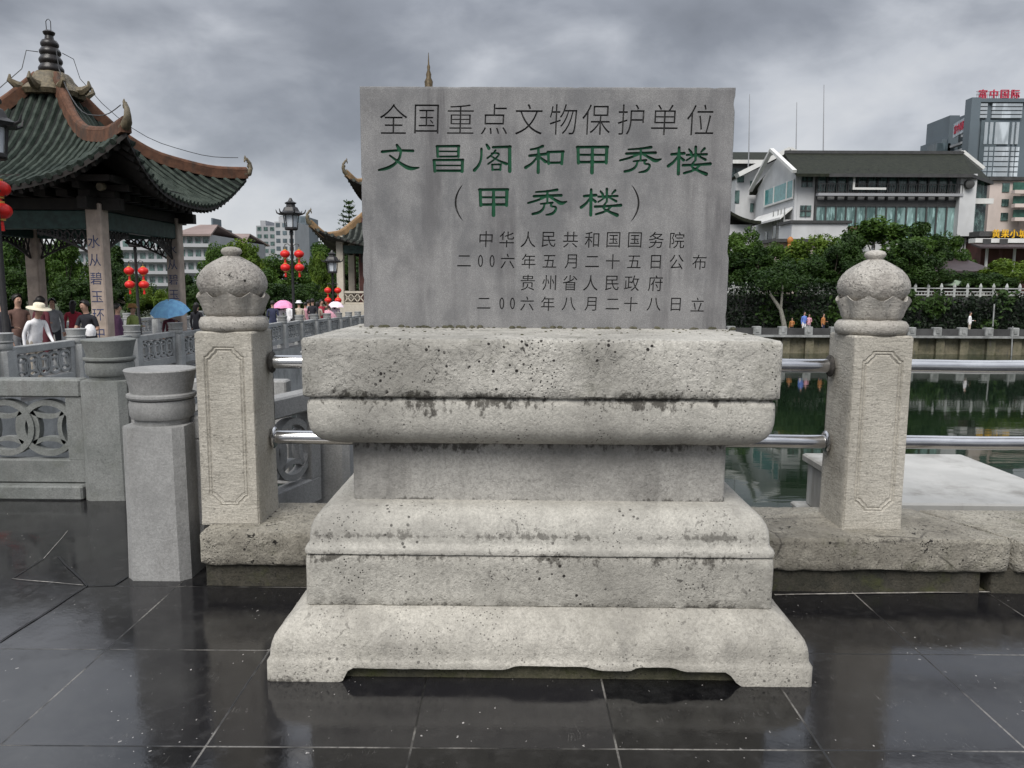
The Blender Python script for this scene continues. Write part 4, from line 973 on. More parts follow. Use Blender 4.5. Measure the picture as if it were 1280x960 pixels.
for hw, z0, z1 in ((3.8, -1, 5.4), (2.7, 5.0, 8.6), (1.9, 8.4, 11.0)):
    mb = MB(); mb.box(TCX-hw, TCX+hw, TCY-hw, TCY+hw, z0, z1); mb.build('storey_wall', MAT['red_wall'], tw, smooth=0)
    mb = MB()
    for k in range(4):
        M = Matrix.Translation((TCX, TCY, 0)) @ Matrix.Rotation(k*PI/2, 4, 'Z')
        for q in range(5):
            u = -hw+.5+(2*hw-1)*q/4; mb.box(u-.42*hw/4, u+.42*hw/4, -hw-.03, -hw-.004, z1-2.6 if z1 < 8 else z1-2.1, z1-1.3, 0, M)
    mb.build('lattice_window', MAT['dark_wood'], tw, smooth=0)
mb = MB(); mb.box(TCX-5.2, TCX+5.2, TCY-5.2, TCY+5.2, -3.2, .35); mb.build('stone_base', MAT['cream_wall'], tw, smooth=0)
for k in range(4):
    M = Matrix.Translation((TCX, TCY, 0)) @ Matrix.Rotation(k*PI/2, 4, 'Z')
    for q in range(4):
        u = -4.7+9.4*q/3
        if q == 3: continue
        mb = MB(); mb.bbox(u-.2, u+.2, -4.9, -4.5, .352, 4.3, .03, 0, M); mb.build('column', MAT['cream_wall'], tw, smooth=25)
    mb = MB(); mb.box(-4.5, 4.5, -4.82, -4.60, 3.3, 3.75, 0, M); mb.build('beam', MAT['green_beam'], tw, smooth=0)
    mb = MB()
    mb.box(-4.5, 4.5, -4.80, -4.66, 1.0, 1.12, 0, M); mb.box(-4.5, 4.5, -4.78, -4.68, .36, .46, 0, M)
    for q in range(24): u = -4.3+8.6*q/23; mb.sweep([(u-.2, -4.73, .48), (u+.2, -4.73, .98)], .06, .05, 0, M); mb.sweep([(u+.2, -4.73, .48), (u-.2, -4.73, .98)], .06, .05, 0, M)
    mb.build('carved_rail', MAT['cream_wall'], tw, smooth=0)
mb = MB(); z = 12.5; pr = [(.5, z), (.55, z+.2), (.35, z+.35), (.42, z+.6), (.30, z+.85), (.36, z+1.1), (.24, z+1.35), (.27, z+1.6), (.15, z+1.85), (.17, z+2.05), (.08, z+2.3), (.10, z+2.5), (.05, z+2.65), (.015, z+3.35)]
mb.lathe(pr, 16, 0, Matrix.Translation((TCX, TCY, 0))); mb.build('spire', MAT['gilt'], tw, smooth=50)
mb = MB(); mb.box(-24, 6, 43.7, 62, -3.3, -1.06); struct('islet_ground', mb, MAT['paving'], smooth=0)

# ------------------------------------------------------------------ palace lamps with red lanterns
def palace_lamp(label, x, y, H=5.0, turn=False):
    z = deck_z(y); t = thing('street_lamp', label, 'street lamp', (x, y, z), 'palace style lamps along the bridge')
    M = Matrix.Translation((x, y, z)); mb = MB()
    mb.lathe([(.16, 0), (.16, .12), (.10, .2), (.085, .9), (.055, 1.0), (.05, H-1.25), (.075, H-1.2), (.05, H-1.12)], 12, 0, M); mb.build('pole', MAT['lamp_iron'], t)
    mb = MB()
    for s in (-1, 1):
        q = (lambda d: (x, y+d)) if turn else (lambda d: (x+d, y))
        mb.tube([(x, y, z+H-1.75), (*q(s*.16), z+H-1.63), (*q(s*.27), z+H-1.66), (*q(s*.27), z+H-1.74)], .016, 6)
    mb.build('arm', MAT['lamp_iron'], t)
    mb = MB(); z0 = z+H-1.12
    mb.lathe([(.22, z0), (.26, z0+.04), (.26, z0+.10), (.20, z0+.12)], 6, 0, Matrix.Translation((x, y, 0))); 
    for q in range(6):
        a = q*PI/3; mb.tube([(x+.24*math.cos(a), y+.24*math.sin(a), z0+.1), (x+.29*math.cos(a), y+.29*math.sin(a), z0+.56)], .02, 5)
    mb.lathe([(.33, z0+.56), (.44, z0+.58), (.47, z0+.64), (.33, z0+.72), (.26, z0+.86), (.18, z0+.90), (.17, z0+.98), (.22, z0+1.0), (.23, z0+1.04), (.10, z0+1.10), (.04, z0+1.22)], 6, 0, Matrix.Translation((x, y, 0)))
    for q in range(6):
        a = q*PI/3; mb.tube([(x+.42*math.cos(a), y+.42*math.sin(a), z0+.60), (x+.54*math.cos(a), y+.54*math.sin(a), z0+.66), (x+.58*math.cos(a), y+.58*math.sin(a), z0+.78)], [.035, .03, .012], 5)
    mb.build('lamp_head', MAT['lamp_iron'], t, smooth=0)
    mb = MB(); mb.lathe([(.20, z0+.11), (.25, z0+.555)], 6, 0, Matrix.Translation((x, y, 0))); mb.build('lamp_glass', MAT['lamp_glass'], t, smooth=0)
    return t
def lantern_proto(name, mat):
    t = thing(name, 'x', 'lantern', (0, 0, 0)); mb = MB(); pr = []
    for i in range(13):
        a = -PI/2+PI*i/12; pr.append((max(.055, .185*math.cos(a)), .15*math.sin(a)))
    mb.lathe(pr, 24, 0, None, 16, .05); mb.build('body', MAT[mat], t, smooth=50)
    mb = MB(); mb.lathe([(.07, .14), (.07, .175), (.02, .18), (.006, .185), (.006, .30)], 12); mb.lathe([(.02, -.18), (.07, -.175), (.07, -.14)], 12); mb.build('cap', MAT['gold_trim'], t)
    mb = MB(); mb.lathe([(.03, -.18), (.035, -.22), (.045, -.36), (.01, -.365)], 8); mb.build('tassel', MAT[mat], t)
    return t
lan = lantern_proto('red_lantern', 'red_lantern'); used = [False]
def lantern(x, y, z, label):
    g = 'red lanterns hung on the bridge lamps'
    if not used[0]: used[0] = True; lan.location = (x, y, z); lan['label'] = label; lan['group'] = g; return lan
    return dup(lan, (x, y, z), label, random.random(), g)
LAMPS = [(-9.48, 14.2, 'palace style street lamp cut by the left edge of the photo', 5.25, 'at the left edge'),
         (-14.7, 29.8, 'slim dark street lamp seen between the pavilion columns', 4.75, 'seen between the pavilion columns'),
         (-8.85, 30.3, 'dark palace style street lamp between the left lotus post and the tablet', 5.45, 'left of the tablet'),
         (-10.0, 41.5, 'small distant palace style street lamp beside the tower', 4.2, 'beside the tower')]
for x, y, lab, H, w in LAMPS:
    tn = H > 5 and y < 20; palace_lamp(lab, x, y, H, tn)
    for s, sn in ((-1, 'left'), (1, 'right')):
        for q, qn in ((0, 'upper'), (1, 'lower')):
            lantern(x+(-.10 if tn else s*.27), y+(s*.27 if tn else 0), deck_z(y)+H-(1.60 if tn else 2.02)-q*(.40 if tn else .52), f'{qn} {("near" if s < 0 else "far") if tn else sn} red lantern on the street lamp {w}')

# ------------------------------------------------------------------ foliage
def leaf_cloud(mb, pts, size, rng, up=.5, mi=0, asp=.5):
    vs = []; fs = []
    for (p, out) in pts:
        nrm = Vector((rng.gauss(0, 1), rng.gauss(0, 1), rng.gauss(0, 1)+up))+out*1.1; nrm.normalize()
        a = Vector((rng.gauss(0, 1), rng.gauss(0, 1), rng.gauss(0, 1))); u = nrm.cross(a).normalized(); v = nrm.cross(u)
        L = size*rng.uniform(.6, 1.3); Wd = L*asp; b = len(vs)
        vs += [p-u*L*.5, p+v*Wd*.5+nrm*L*.08, p+u*L*.5, p-v*Wd*.5+nrm*L*.08]; fs.append((b, b+1, b+2, b+3))
    mb.add(vs, fs, mi)
def tree_proto(seed, mat, H=5.5, rx=2.6, n=9000, leaf=.33, trunk=1.3, bark='bark', flat=1.):
    rng = random.Random(seed); t = thing('leafy_tree', 'x', 'tree', (0, 0, 0)); mb = MB()
    def limb(a, b, ra, rb, k=5):
        pts = []
        for i in range(k+1):
            f = i/k; p = Vector(a).lerp(Vector(b), f)+Vector((rng.uniform(-1, 1), rng.uniform(-1, 1), 0))*.09*(f*(1-f)*4); pts.append(p)
        mb.tube(pts, [ra+(rb-ra)*i/k for i in range(k+1)], 7); return pts
    limb((0, 0, -.3), (rng.uniform(-.2, .2), rng.uniform(-.2, .2), trunk+1), .17, .11)
    clumps = []
    for k in range(26):
        a = rng.uniform(0, 2*PI); zz = rng.uniform(0, 1); w = math.sin(PI*(.16+.80*zz))**.7; rr = rx*w*rng.uniform(.30, .95)
        c = Vector((rr*math.cos(a), rr*math.sin(a), trunk+(H-trunk)*(.08+.80*zz)*flat)); R_ = rng.uniform(.55, 1.0)*rx*.38; clumps.append((c, R_))
        if k % 2 == 0: limb((0, 0, trunk+.3+rng.random()*.6), c, .07, .015)
    mb.build('trunk', MAT[bark], t)
    mc = MB(); pts = []
    for q in range(n):
        c, R_ = clumps[rng.randrange(len(clumps))]; d = Vector((rng.gauss(0, 1), rng.gauss(0, 1), rng.gauss(0, .8))).normalized()
        r_ = R_*(1-abs(rng.gauss(0, .28))); p = c+d*r_; 
        if noise.noise(p*1.7) < -.34: continue
        pts.append((p, d))
    leaf_cloud(mc, pts, leaf, rng, .6); mc.build('crown', MAT[mat], t, smooth=0, fix=False); return t
PROT = [tree_proto(11, 'leaf_a'), tree_proto(12, 'leaf_b', 6.2, 2.4), tree_proto(13, 'leaf_c', 4.6, 2.2, 8000, .31), tree_proto(14, 'leaf_a', 6.8, 3.3, 11000, .34, 1.7), tree_proto(15, 'leaf_b', 5.2, 3.0, 10000, .32, 1.0)]
USED = [False]*len(PROT)
def tree(kind, px, top, Y, wpx, label, base=None, group=None, sy=1.):
    """crown top and width as seen at the depth Y"""
    p = at(px, top, Y); src = PROT[kind]; H = (6, 6.4, 4.9, 7.3, 5.6)[kind]; Wd = (5.4, 5, 4.6, 6.8, 6.2)[kind]
    b = base if base is not None else .8
    sz = (p.z-b)/H; sx = wpx/FPX*Y/Wd
    if USED[kind]: o = dup(src, (p.x, Y, b), label, random.uniform(0, 6), group)
    else: USED[kind] = True; o = src; o.location = (p.x, Y, b); o['label'] = label; o['rotation'] = 0; o.rotation_euler = (0, 0, random.uniform(0, 6)); o['group'] = group or ''
    if not group and 'group' in o: del o['group']
    if 'rotation' in o: del o['rotation']
    o.scale = (sx, sx*sy, sz); return o

# ------------------------------------------------------------------ right bank
BY = 53.0
mb = MB(); mb.add([(3, BY+.3, -1.86), (200, BY+.3, -1.86), (200, BY+4.6, -1.86), (3, BY+4.6, -1.86)], [(0, 1, 2, 3)]); struct('riverside_walk', mb, MAT['paving'], smooth=0)
t = thing('river_wall', 'stained stone river wall with ledge on the far bank, right', 'wall', (40, BY, -3.2))
mb = MB(); mb.box(3, 120, BY+.25, BY+.6, -3.3, -1.87); mb.build('wall', MAT['bank_wall'], t, smooth=0)
mb = MB()
for k in range(46):
    x = 4+k*1.75+random.uniform(-.1, .1)
    mb.box(x-.28, x+.28, BY-.02, BY+.25, -3.3, -1.90)
mb.build('pier', MAT['bank_wall'], t, smooth=0)
mb = MB(); mb.box(3, 120, BY-.35, BY+.55, -1.868, -1.74); mb.build('ledge', MAT['bank_pale'], t, smooth=0)
t = thing('parapet', 'low dark parapet with square pale blocks along the far river walk', 'parapet', (40, BY, -1.74))
mb = MB(); mb.box(3, 120, BY+.02, BY+.22, -1.739, -1.28); mb.build('rail', MAT['bank_dark'], t, smooth=0)
for k in range(34):
    x = at(914+32.2*k, 411, BY).x-.0; mb = MB(); mb.bbox(x-.27, x+.27, BY-.14, BY+.34, -1.738, -1.17, .03)
    mb.box(x-.11, x+.11, BY-.19, BY-.141, -1.56, -1.34); mb.build('block', MAT['bank_pale'], t, smooth=0)
# ivy covered terrace wall
HY = BY+4.6
mb = MB(); mb.box(3, 120, HY, HY+.5, -3.2, .82); tag(mb.build('terrace_wall', MAT['bank_dark'], smooth=0), 'tall dark retaining wall behind the ivy on the far bank, right', 'wall')
rng = random.Random(5); mb = MB(); pts = []
for k in range(19000):
    x = rng.uniform(8, 62); z = rng.uniform(-1.85, 1.30 if x > 27 else 1.75); b = .25+.5*noise.noise(Vector((x*.5, z*.7, 2)))
    if z > .8 and noise.noise(Vector((x*.9, 7, 1))) < (.12 if x > 27 else -.6): continue
    pts.append((Vector((x, HY-.05-abs(rng.gauss(0, .28))*(1+max(0, b)), z)), Vector((0, -1, .2))))
pa = [q for q in pts if noise.noise(q[0]*.45) < .10]; pb = [q for q in pts if noise.noise(q[0]*.45) >= .10]
leaf_cloud(mb, pa, .30, rng, .2); leaf_cloud(mb, pb, .38, rng, .5, 1); tag(mb.build('ivy', [MAT['ivy'], MAT['leaf_b']], smooth=0, fix=False), 'dark ivy hanging over the terrace wall behind the far river walk', 'ivy')
mb = MB(); mb.add([(3, HY+.02, .824), (700, HY+.02, .824), (700, 900, .824), (3, 900, .824)], [(0, 1, 2, 3)]); struct('terrace_ground', mb, MAT['earth'], smooth=0)
t = thing('white_balustrade', 'white balustrade with pointed posts along the terrace above the ivy', 'balustrade', (30, HY+.3, .824))
for k in range(46):
    x = 9+k*.955; mb = MB(); mb.lathe([(.10, .83), (.10, 1.50), (.125, 1.54), (.115, 1.62), (.05, 1.78), (.01, 1.84)], 6, 0, Matrix.Translation((x, HY+.3, 0))); mb.build('post', MAT['fence_white'], t, smooth=0)
mb = MB()
for z in (.98, 1.22, 1.46): mb.box(9, 52, HY+.26, HY+.34, z-.035, z+.035)
for k in range(180): x = 9+k*.2388; mb.box(x-.02, x+.02, HY+.28, HY+.32, 1.01, 1.19)
mb.build('rail', MAT['fence_white'], t, smooth=0)
# trees on the terrace
TR = [(0, 930, 281, 62, 70, 'bushy tree right beside the tablet, below the white gable'), (3, 968, 300, 66, 60, 'bright bushy tree between the tablet and the right lotus post'), (2, 1022, 291, 64, 74, 'light green tree in front of the white podium wall'),
      (4, 1000, 322, 60.5, 90, 'low dark tree above the ivy left of the right lotus bud'), (3, 1102, 266, 64, 124, 'largest round green tree in front of the glazed building'), (1, 1158, 272, 66, 70, 'dark tree right of the largest round tree'),
      (0, 1190, 286, 67, 56, 'tree below the white corner pier of the glazed building'), (4, 1070, 316, 60.5, 84, 'low tree directly behind the right lotus bud'), (4, 1130, 326, 60.2, 80, 'low dark tree right of the right lotus bud'),
      (2, 1262, 322, 61, 72, 'light green bush row above the white balustrade at the right edge'), (4, 1210, 338, 60, 60, 'low bush by the green parasol'), (1, 905, 300, 64, 60, 'dark tree half hidden by the right side of the tablet'), (0, 940, 330, 60.5, 60, 'low bush right beside the tablet above the ivy'), (0, 1310, 318, 62, 70, 'tree beyond the right edge of the photo')]
for k_, px_, top_, w_ in ((1, 950, 306, 70), (4, 1045, 300, 80), (1, 1062, 288, 60), (4, 1090, 330, 90), (1, 1135, 296, 70), (4, 1165, 322, 70), (4, 970, 326, 80), (4, 1030, 334, 80), (1, 920, 312, 60), (4, 1240, 340, 60)):
    TR.append((k_, px_, top_, 58.9+.03*(px_ % 37), w_, {950: 'dark shrub filling the gap right of the tablet', 1045: 'dense dark shrub left of the right lotus bud', 1062: 'dark tree between the podium wall and the largest round tree', 1090: 'dark low shrub right behind the right lotus bud knob', 1135: 'dark tree below the glazed front, right of the right lotus bud', 1165: 'dark low shrub left of the purple-brown eaves', 970: 'dark low shrub over the ivy below the orange figure sign', 1030: 'dark low shrub over the ivy left of the right lotus bud', 920: 'dark shrub touching the right edge of the tablet', 1240: 'dark low shrub right of the green parasol'}[px_]))
for k, px, top, Y, w, lab in TR: tree(k, px, top, Y, w, lab, .824)
mb = MB(); mb.tube([(at(983, 410, BY+2).x, BY+2.2, -1.86), (at(981, 400, BY+2).x, BY+2.2, -1.0), (at(979, 385, BY+2).x, BY+2.5, -.1), (at(968, 372, BY+2).x, BY+3, 1.0)], [.22, .17, .14, .10], 8); mb.tube([(at(979, 385, BY+2).x, BY+2.5, -.2), (at(982, 360, BY+2).x, BY+2.6, 1.6)], [.10, .06], 7)
t = thing('pale_trunk_tree', 'forked pale tree trunk leaning in front of the ivy, right of the tablet', 'tree', (at(983, 410, BY+2).x, BY+2.2, -1.86)); mb.build('trunk', MAT['bark_pale'], t)
mc = MB(); rng = random.Random(9); c = at(973, 352, BY+3); leaf_cloud(mc, [(c+Vector((rng.gauss(0, 1.2), rng.gauss(0, .8), rng.gauss(0, .5))), Vector((0, 0, 1))) for _ in range(1500)], .24, rng); mc.build('crown', MAT['leaf_b'], t, smooth=0, fix=False)
for px, py0, py1, lab, Y in ((1241, 380, 408, 'thin pale pole in front of the ivy at the right', BY+1.5), (1264, 408, 450, 'thin pale pole standing in the water by the river wall, right', BY-.8)):
    a = at(px, py1, Y); b = at(px+2, py0, Y); mb = MB(); mb.tube([a, b], .045, 6); tag(mb.build('pole', MAT['bank_pale']), lab, 'pole')
# small parasol and kiosk roof on the terrace
p = at(1195, 350, 60); t = thing('parasol', 'small green market parasol on the terrace behind the white balustrade', 'parasol', (p.x, 60, .824))
mb = MB(); mb.lathe([(.95, p.z-.42), (.94, p.z-.36), (.5, p.z-.14), (.05, p.z)], 8, 0, Matrix.Translation((p.x, 60, 0))); mb.build('canopy', plain('sage_canvas', (.20, .26, .19), .8, .1, 3), t, smooth=0)
mb = MB(); mb.tube([(p.x, 60, .83), (p.x, 60, p.z-.1)], .03, 6); mb.build('pole', MAT['white_trim'], t)

# ------------------------------------------------------------------ glazed white building
def bld_box(mb, xa, xb, ya, yb, za, zb): mb.box(xa, xb, ya, yb, za, zb)
GY = 75.; g = lambda px, py, Y=GY: at(px, py, Y)
XL, XR = g(999, 260).x, g(1212, 260).x; ZE, ZB, ZG, ZR = 12.45, 9.95, 5.2, 15.2
hb = thing('glazed_building', 'white two-storey building with dark tiled roof, glazed front and gabled left end', 'building', ((XL+XR)/2, GY+8, .8))
mb = MB(); mb.box(XL, XR, GY+.6, GY+14, .8, ZE+.1); mb.build('wall', MAT['white_wall'], hb, smooth=0)
mb = MB(); xm0, xm1 = g(1021, 260).x, g(1198, 260).x
for k in range(14):
    a = xm0+(xm1-xm0)*k/14; b = xm0+(xm1-xm0)*(k+1)/14
    m1 = MB(); m1.box(a+.05, b-.05, GY+.35, GY+.58, ZB+.5, ZE-.15); wn = m1.build('window', MAT['glass'], hb, smooth=0)
    m1 = MB(); m1.box(a+.05, b-.05, GY+.30, GY+.58, ZG+.9, ZB-.35); m1.build('window', MAT['glass_pale'], hb, smooth=0)
for k in range(15):
    a = xm0+(xm1-xm0)*k/14; mb.box(a-.07, a+.07, GY+.18, GY+.59, ZG, ZE)
mb.box(xm0, xm1, GY+.2, GY+.59, ZB-.9, ZB-.3); mb.build('mullion', MAT['dark_frame'], hb, smooth=0)
mb = MB(); mb.box(xm0-.1, xm1+.1, GY-.5, GY+.17, ZB+.02, ZB+.26); mb.build('balcony_slab', MAT['far_grey'], hb, smooth=0)
mb = MB()
for k in range(60): x = xm0+(xm1-xm0)*k/59; mb.box(x-.02, x+.02, GY-.46, GY-.42, ZB+.27, ZB+1.1)
mb.box(xm0, xm1, GY-.48, GY-.40, ZB+1.08, ZB+1.14); mb.build('balcony_rail', MAT['dark_frame'], hb, smooth=0)
a0, a1 = g(1063, 230).x, g(1083, 230).x; mb = MB(); zt0, zt1 = g(1065, 218).z, g(1065, 238).z
mb.box(a0, a0+.18, GY-.62, GY-.5, zt1, zt0); mb.box(a0+.181, a1+1.6, GY-.62, GY-.5, zt1, zt1+.2); mb.build('white_frame', MAT['white_trim'], hb, smooth=0)
for pa, pb, qa, qb in ((1005, 1018, 219, 233), (1003, 1016, 256, 270)):
    A = g(pa, qa); B = g(pb, qb); m1 = MB(); m1.box(A.x, B.x, GY+.5, GY+.59, B.z, A.z); wn = m1.build('window', MAT['glass'], hb, smooth=0)
    m1 = MB(); w2 = (A.x+B.x)/2; m1.box(w2-.05, w2+.05, GY+.44, GY+.499, B.z, A.z); h2 = (A.z+B.z)/2; m1.box(A.x, B.x, GY+.43, GY+.499, h2-.05, h2+.05); m1.build('window_bar', MAT['dark_frame'], wn, smooth=0)
A, B = g(1199, 218), g(1214, 282); mb = MB(); mb.box(A.x, B.x, GY-.4, GY+.59, B.z-1, A.z); mb.build('corner_pier', MAT['white_wall'], hb, smooth=0)
A = g(1203, 230); mb = MB(); mb.lathe([(.1, -.3), (.42, -.2), (.45, 0), (.42, .2), (.1, .3)], 12, 0, Matrix.Translation((A.x+.3, GY-.6, A.z-.1)) @ Matrix.Rotation(PI/2, 4, 'X')); mb.build('wall_dish', MAT['dark_frame'], hb)
# main roof: front slope from ridge to eave, gables, kicked eave
def roof_slab(mb, pts, th=.28):
    n = len(pts); mb.add([tuple(p) for p in pts]+[(p[0], p[1], p[2]-th) for p in pts], [tuple(range(n)), tuple(range(2*n-1, n-1, -1))]+[(i, (i+1) % n, n+(i+1) % n, n+i) for i in range(n)])
RY = GY+6.2; xr0, xr1 = g(981, 192, RY).x, g(1203, 196, RY).x; zr = g(1060, 192, RY).z
mb = MB(); ex0, ex1 = g(996, 212, GY-1).x, g(1215, 216, GY-1).x; ez = g(1040, 217, GY-1).z
roof_slab(mb, [(ex0, GY-1, ez), (ex1, GY-1, ez), (xr1, RY, zr), (xr0, RY, zr)]); roof_slab(mb, [(xr0, RY+.01, zr), (xr1, RY+.01, zr), (ex1, GY+14, ez), (ex0, GY+14, ez)])
e2 = g(1245, 226, GY+1); roof_slab(mb, [(ex1+.01, GY-1, ez), (e2.x, GY+1.5, e2.z), (e2.x, GY+10, e2.z), (xr1+.01, RY, zr)]); mb.build('roof', MAT['dark_tile'], hb, smooth=0)
mb = MB(); mb.sweep([(xr0, RY, zr+.12), (xr1, RY, zr+.12)], .35, .3); mb.sweep([(ex0+3, GY-1.05, ez-.15), (ex1, GY-1.05, ez-.15), (e2.x, GY+1.45, e2.z-.15)], .12, .3); mb.build('roof_trim', MAT['dark_frame'], hb, smooth=0)
# left gable end: side wall facing left, with teal window band
GXL = XL-.02
mb = MB(); wl = [(GY+.6, .8), (GY+12.5, .8), (GY+12.5, ZE+.0), (RY, zr-.4), (GY+.6, ZE+.1)]
mb.add([(GXL, y, z) for y, z in wl]+[(GXL-.25, y, z) for y, z in wl], [(0, 1, 2, 3, 4), (9, 8, 7, 6, 5)]+[(i, (i+1) % 5, 5+(i+1) % 5, 5+i) for i in range(5)]); mb.build('gable_wall', MAT['white_wall'], hb, smooth=0)
mb = MB(); mb.box(GXL-.33, GXL-.26, GY+.9, GY+9.6, 10.0, 11.6); wn = mb.build('window_band', MAT['teal_glass'], hb, smooth=0)
mb = MB()
for y in (.85, 2.7, 6.6, 9.65): mb.box(GXL-.40, GXL-.331, GY+y-.08, GY+y+.08, 9.9, 11.7)
mb.box(GXL-.42, GXL-.331, GY+.8, GY+9.7, 9.82, 9.99); mb.build('window_frame', MAT['white_trim'], wn, smooth=0)
mb = MB(); ov = GXL-.9
for (ya, za), (yb, zb_) in (((GY-.9, ez+.2), (RY, zr+.35)), ((RY, zr+.35), (GY+13, ez+.1))): mb.sweep([(ov, ya, za), (ov, yb, zb_)], .4, .28)
mb.build('barge_board', MAT['white_trim'], hb, smooth=0)
for y, z in ((1.2, 6.0), (3.6, 5.8), (5.4, 6.4), (8.2, 5.9)): m1 = MB(); m1.box(GXL-.32, GXL-.26, GY+y, GY+y+.9, z, z+1.3); m1.build('window', MAT['glass'], hb, smooth=0)
mb = MB(); roof_slab(mb, [(GXL-1.4, GY+1, 8.1), (GXL-.26, GY+1, 9.1), (GXL-.26, GY+12, 9.1), (GXL-1.4, GY+12, 8.1)], .2); mb.build('lean_to_roof', MAT['white_trim'], hb, smooth=0)
for k in range(4): mb = MB(); y = GY+1.6+.9*(k % 2); z = 6.6+1.1*(k//2)-.4; mb.bbox(GXL-.85, GXL-.27, y-.35, y+.35, z, z+.6, .03); mb.build('air_conditioner', MAT['grey_metal'], hb, smooth=0)
mb = MB()
for y in (1.0, 2.0, 2.9, 4.3): mb.tube([(GXL-1.0, GY+y, .9), (GXL-1.0, GY+y, 9)], .06, 5)
mb.build('downpipe', MAT['bank_pale'], hb)
# podium
A, B = g(990, 279, GY-3), g(1059, 299, GY-3); mb = MB(); mb.box(A.x, B.x, GY-3, GY+.59, .8, A.z); mb.build('podium', MAT['white_wall'], hb, smooth=0)
mb = MB(); mb.box(A.x-.2, B.x+.3, GY-3.2, GY+.2, A.z+.01, A.z+.25); mb.build('podium_cap', MAT['dark_frame'], hb, smooth=0)
C_ = g(1060, 280, GY-2); D_ = g(1090, 293, GY-2); mb = MB(); mb.box(C_.x+.1, D_.x, GY-2.2, GY-1.5, D_.z, C_.z-.2); mb.build('shop_front', plain('shop_timber', (.11, .06, .035), .6, .5, 1.), hb, smooth=0)
# curved glazed corner at the right
mb = MB(); cxr = g(1214, 250).x
for k in range(5):
    a = cxr+.1+k*.52; mb.box(a, a+.46, GY+.7+k*.35, GY+1.2+k*.35, 1, ZE-.6)
mb.build('corner_glazing', MAT['glass'], hb, smooth=0)
mb = MB()
for k in range(6): a = cxr+.05+k*.52; mb.box(a-.05, a+.05, GY+.45+k*.35, GY+.69+k*.35, 1, ZE-.6)
mb.box(cxr, cxr+2.7, GY+1.0, GY+1.5, ZB-.5, ZB); mb.build('corner_frame', MAT['white_trim'], hb, smooth=0)
# taller gabled block behind, left
p0_, p1_, p2_ = at(918, 222, 92), at(988, 186, 88), at(1012, 200, 88)
hb2 = thing('gabled_block', 'tall white gabled block with long white roof edge behind the glazed building', 'building', (p1_.x-3, 92, .8))
xg = at(960, 250, 90).x; mb = MB(); wl = [(at(918, 250, 90).x, .8), (p1_.x+3, .8), (p1_.x+3, p2_.z-.6), (p1_.x, p1_.z-.5), (at(918, 250, 90).x, p0_.z-.4)]
mb.prism(wl, 89.5, 100); mb.build('wall', MAT['white_wall'], hb2, smooth=0)
mb = MB(); mb.sweep([(p0_.x-.6, 88.8, p0_.z-.2), (p1_.x, 88.8, p1_.z)], 1.6, .5); mb.sweep([(p1_.x, 88.8, p1_.z), (p2_.x, 88.8, p2_.z)], 1.6, .5); mb.build('barge_board', MAT['white_trim'], hb2, smooth=0)
mb = MB(); mb.sweep([(p0_.x-.6, 95, p0_.z-.3), (p1_.x, 95, p1_.z-.1)], 11, .3); mb.sweep([(p1_.x, 95, p1_.z-.1), (p2_.x, 95, p2_.z-.1)], 11, .3); mb.build('roof', MAT['dark_tile'], hb2, smooth=0)
for pa, pb, qa, qb in ((919, 924, 238, 254), (938, 943, 226, 238), (938, 942, 254, 265), (922, 930, 220, 228)):
    A = at(pa, qa, 89.4); B = at(pb, qb, 89.4); m1 = MB(); m1.box(A.x, B.x, 89.42, 89.49, B.z, A.z); m1.build('window', MAT['glass'], hb2, smooth=0)
# long dark roofed hall behind
A, B = at(880, 190, 100), at(972, 203, 100); hb3 = thing('dark_roofed_hall', 'dark flat-eaved roof of a hall showing right of the tablet top edge', 'building', ((A.x+B.x)/2, 104, .8))
mb = MB(); mb.box(A.x, B.x+4, 101, 110, .8, B.z); mb.build('wall', MAT['far_grey'], hb3, smooth=0)
mb = MB(); roof_slab(mb, [(A.x-1, 99.5, B.z+.2), (B.x+5, 99.5, B.z+.2), (B.x+5, 106, A.z+1), (A.x-1, 106, A.z+1)]); mb.build('roof', MAT['dark_tile'], hb3, smooth=0)
mb = MB(); mb.box(A.x-1, B.x+5, 99.3, 99.49, B.z-.25, B.z+.2); mb.build('fascia', MAT['white_trim'], hb3, smooth=0)
mb = MB(); mb.box(A.x, B.x, 100.9, 100.99, B.z-2.0, B.z-.6); mb.build('window_band', MAT['glass'], hb3, smooth=0)
A = at(1060, 187, 96); B = at(1066, 193, 96); mb = MB(); roof_slab(mb, [(at(1004, 193, 96).x, 94, A.z-.8), (at(1068, 193, 96).x, 94, A.z-.8), (at(1066, 187, 96).x, 97, A.z), (at(1006, 187, 96).x, 97, A.z)]); mb.box(at(1006, 190, 96).x, at(1066, 190, 96).x, 95, 100, .8, A.z-1); tag(mb.build('ridge_block', MAT['dark_tile'], smooth=0), 'low dark roof just showing over the ridge of the glazed building', 'building')
# white gable behind the right end
pk = at(1206, 189, 90); hb4 = thing('white_gable', 'small white gable peeking over the right end of the glazed building', 'building', (pk.x, 92, .8))
mb = MB(); a, b = at(1186, 204, 90), at(1232, 210, 90); mb.prism([(a.x, .8), (b.x, .8), (b.x, b.z), (pk.x, pk.z), (a.x, a.z)], 91, 97); mb.build('wall', MAT['far_white'], hb4, smooth=0)
mb = MB(); mb.sweep([(a.x, 90.6, a.z), (pk.x, 90.6, pk.z)], .8, .35); mb.sweep([(pk.x, 90.6, pk.z), (b.x, 90.6, b.z)], .8, .35); mb.build('barge_board', MAT['white_trim'], hb4, smooth=0)
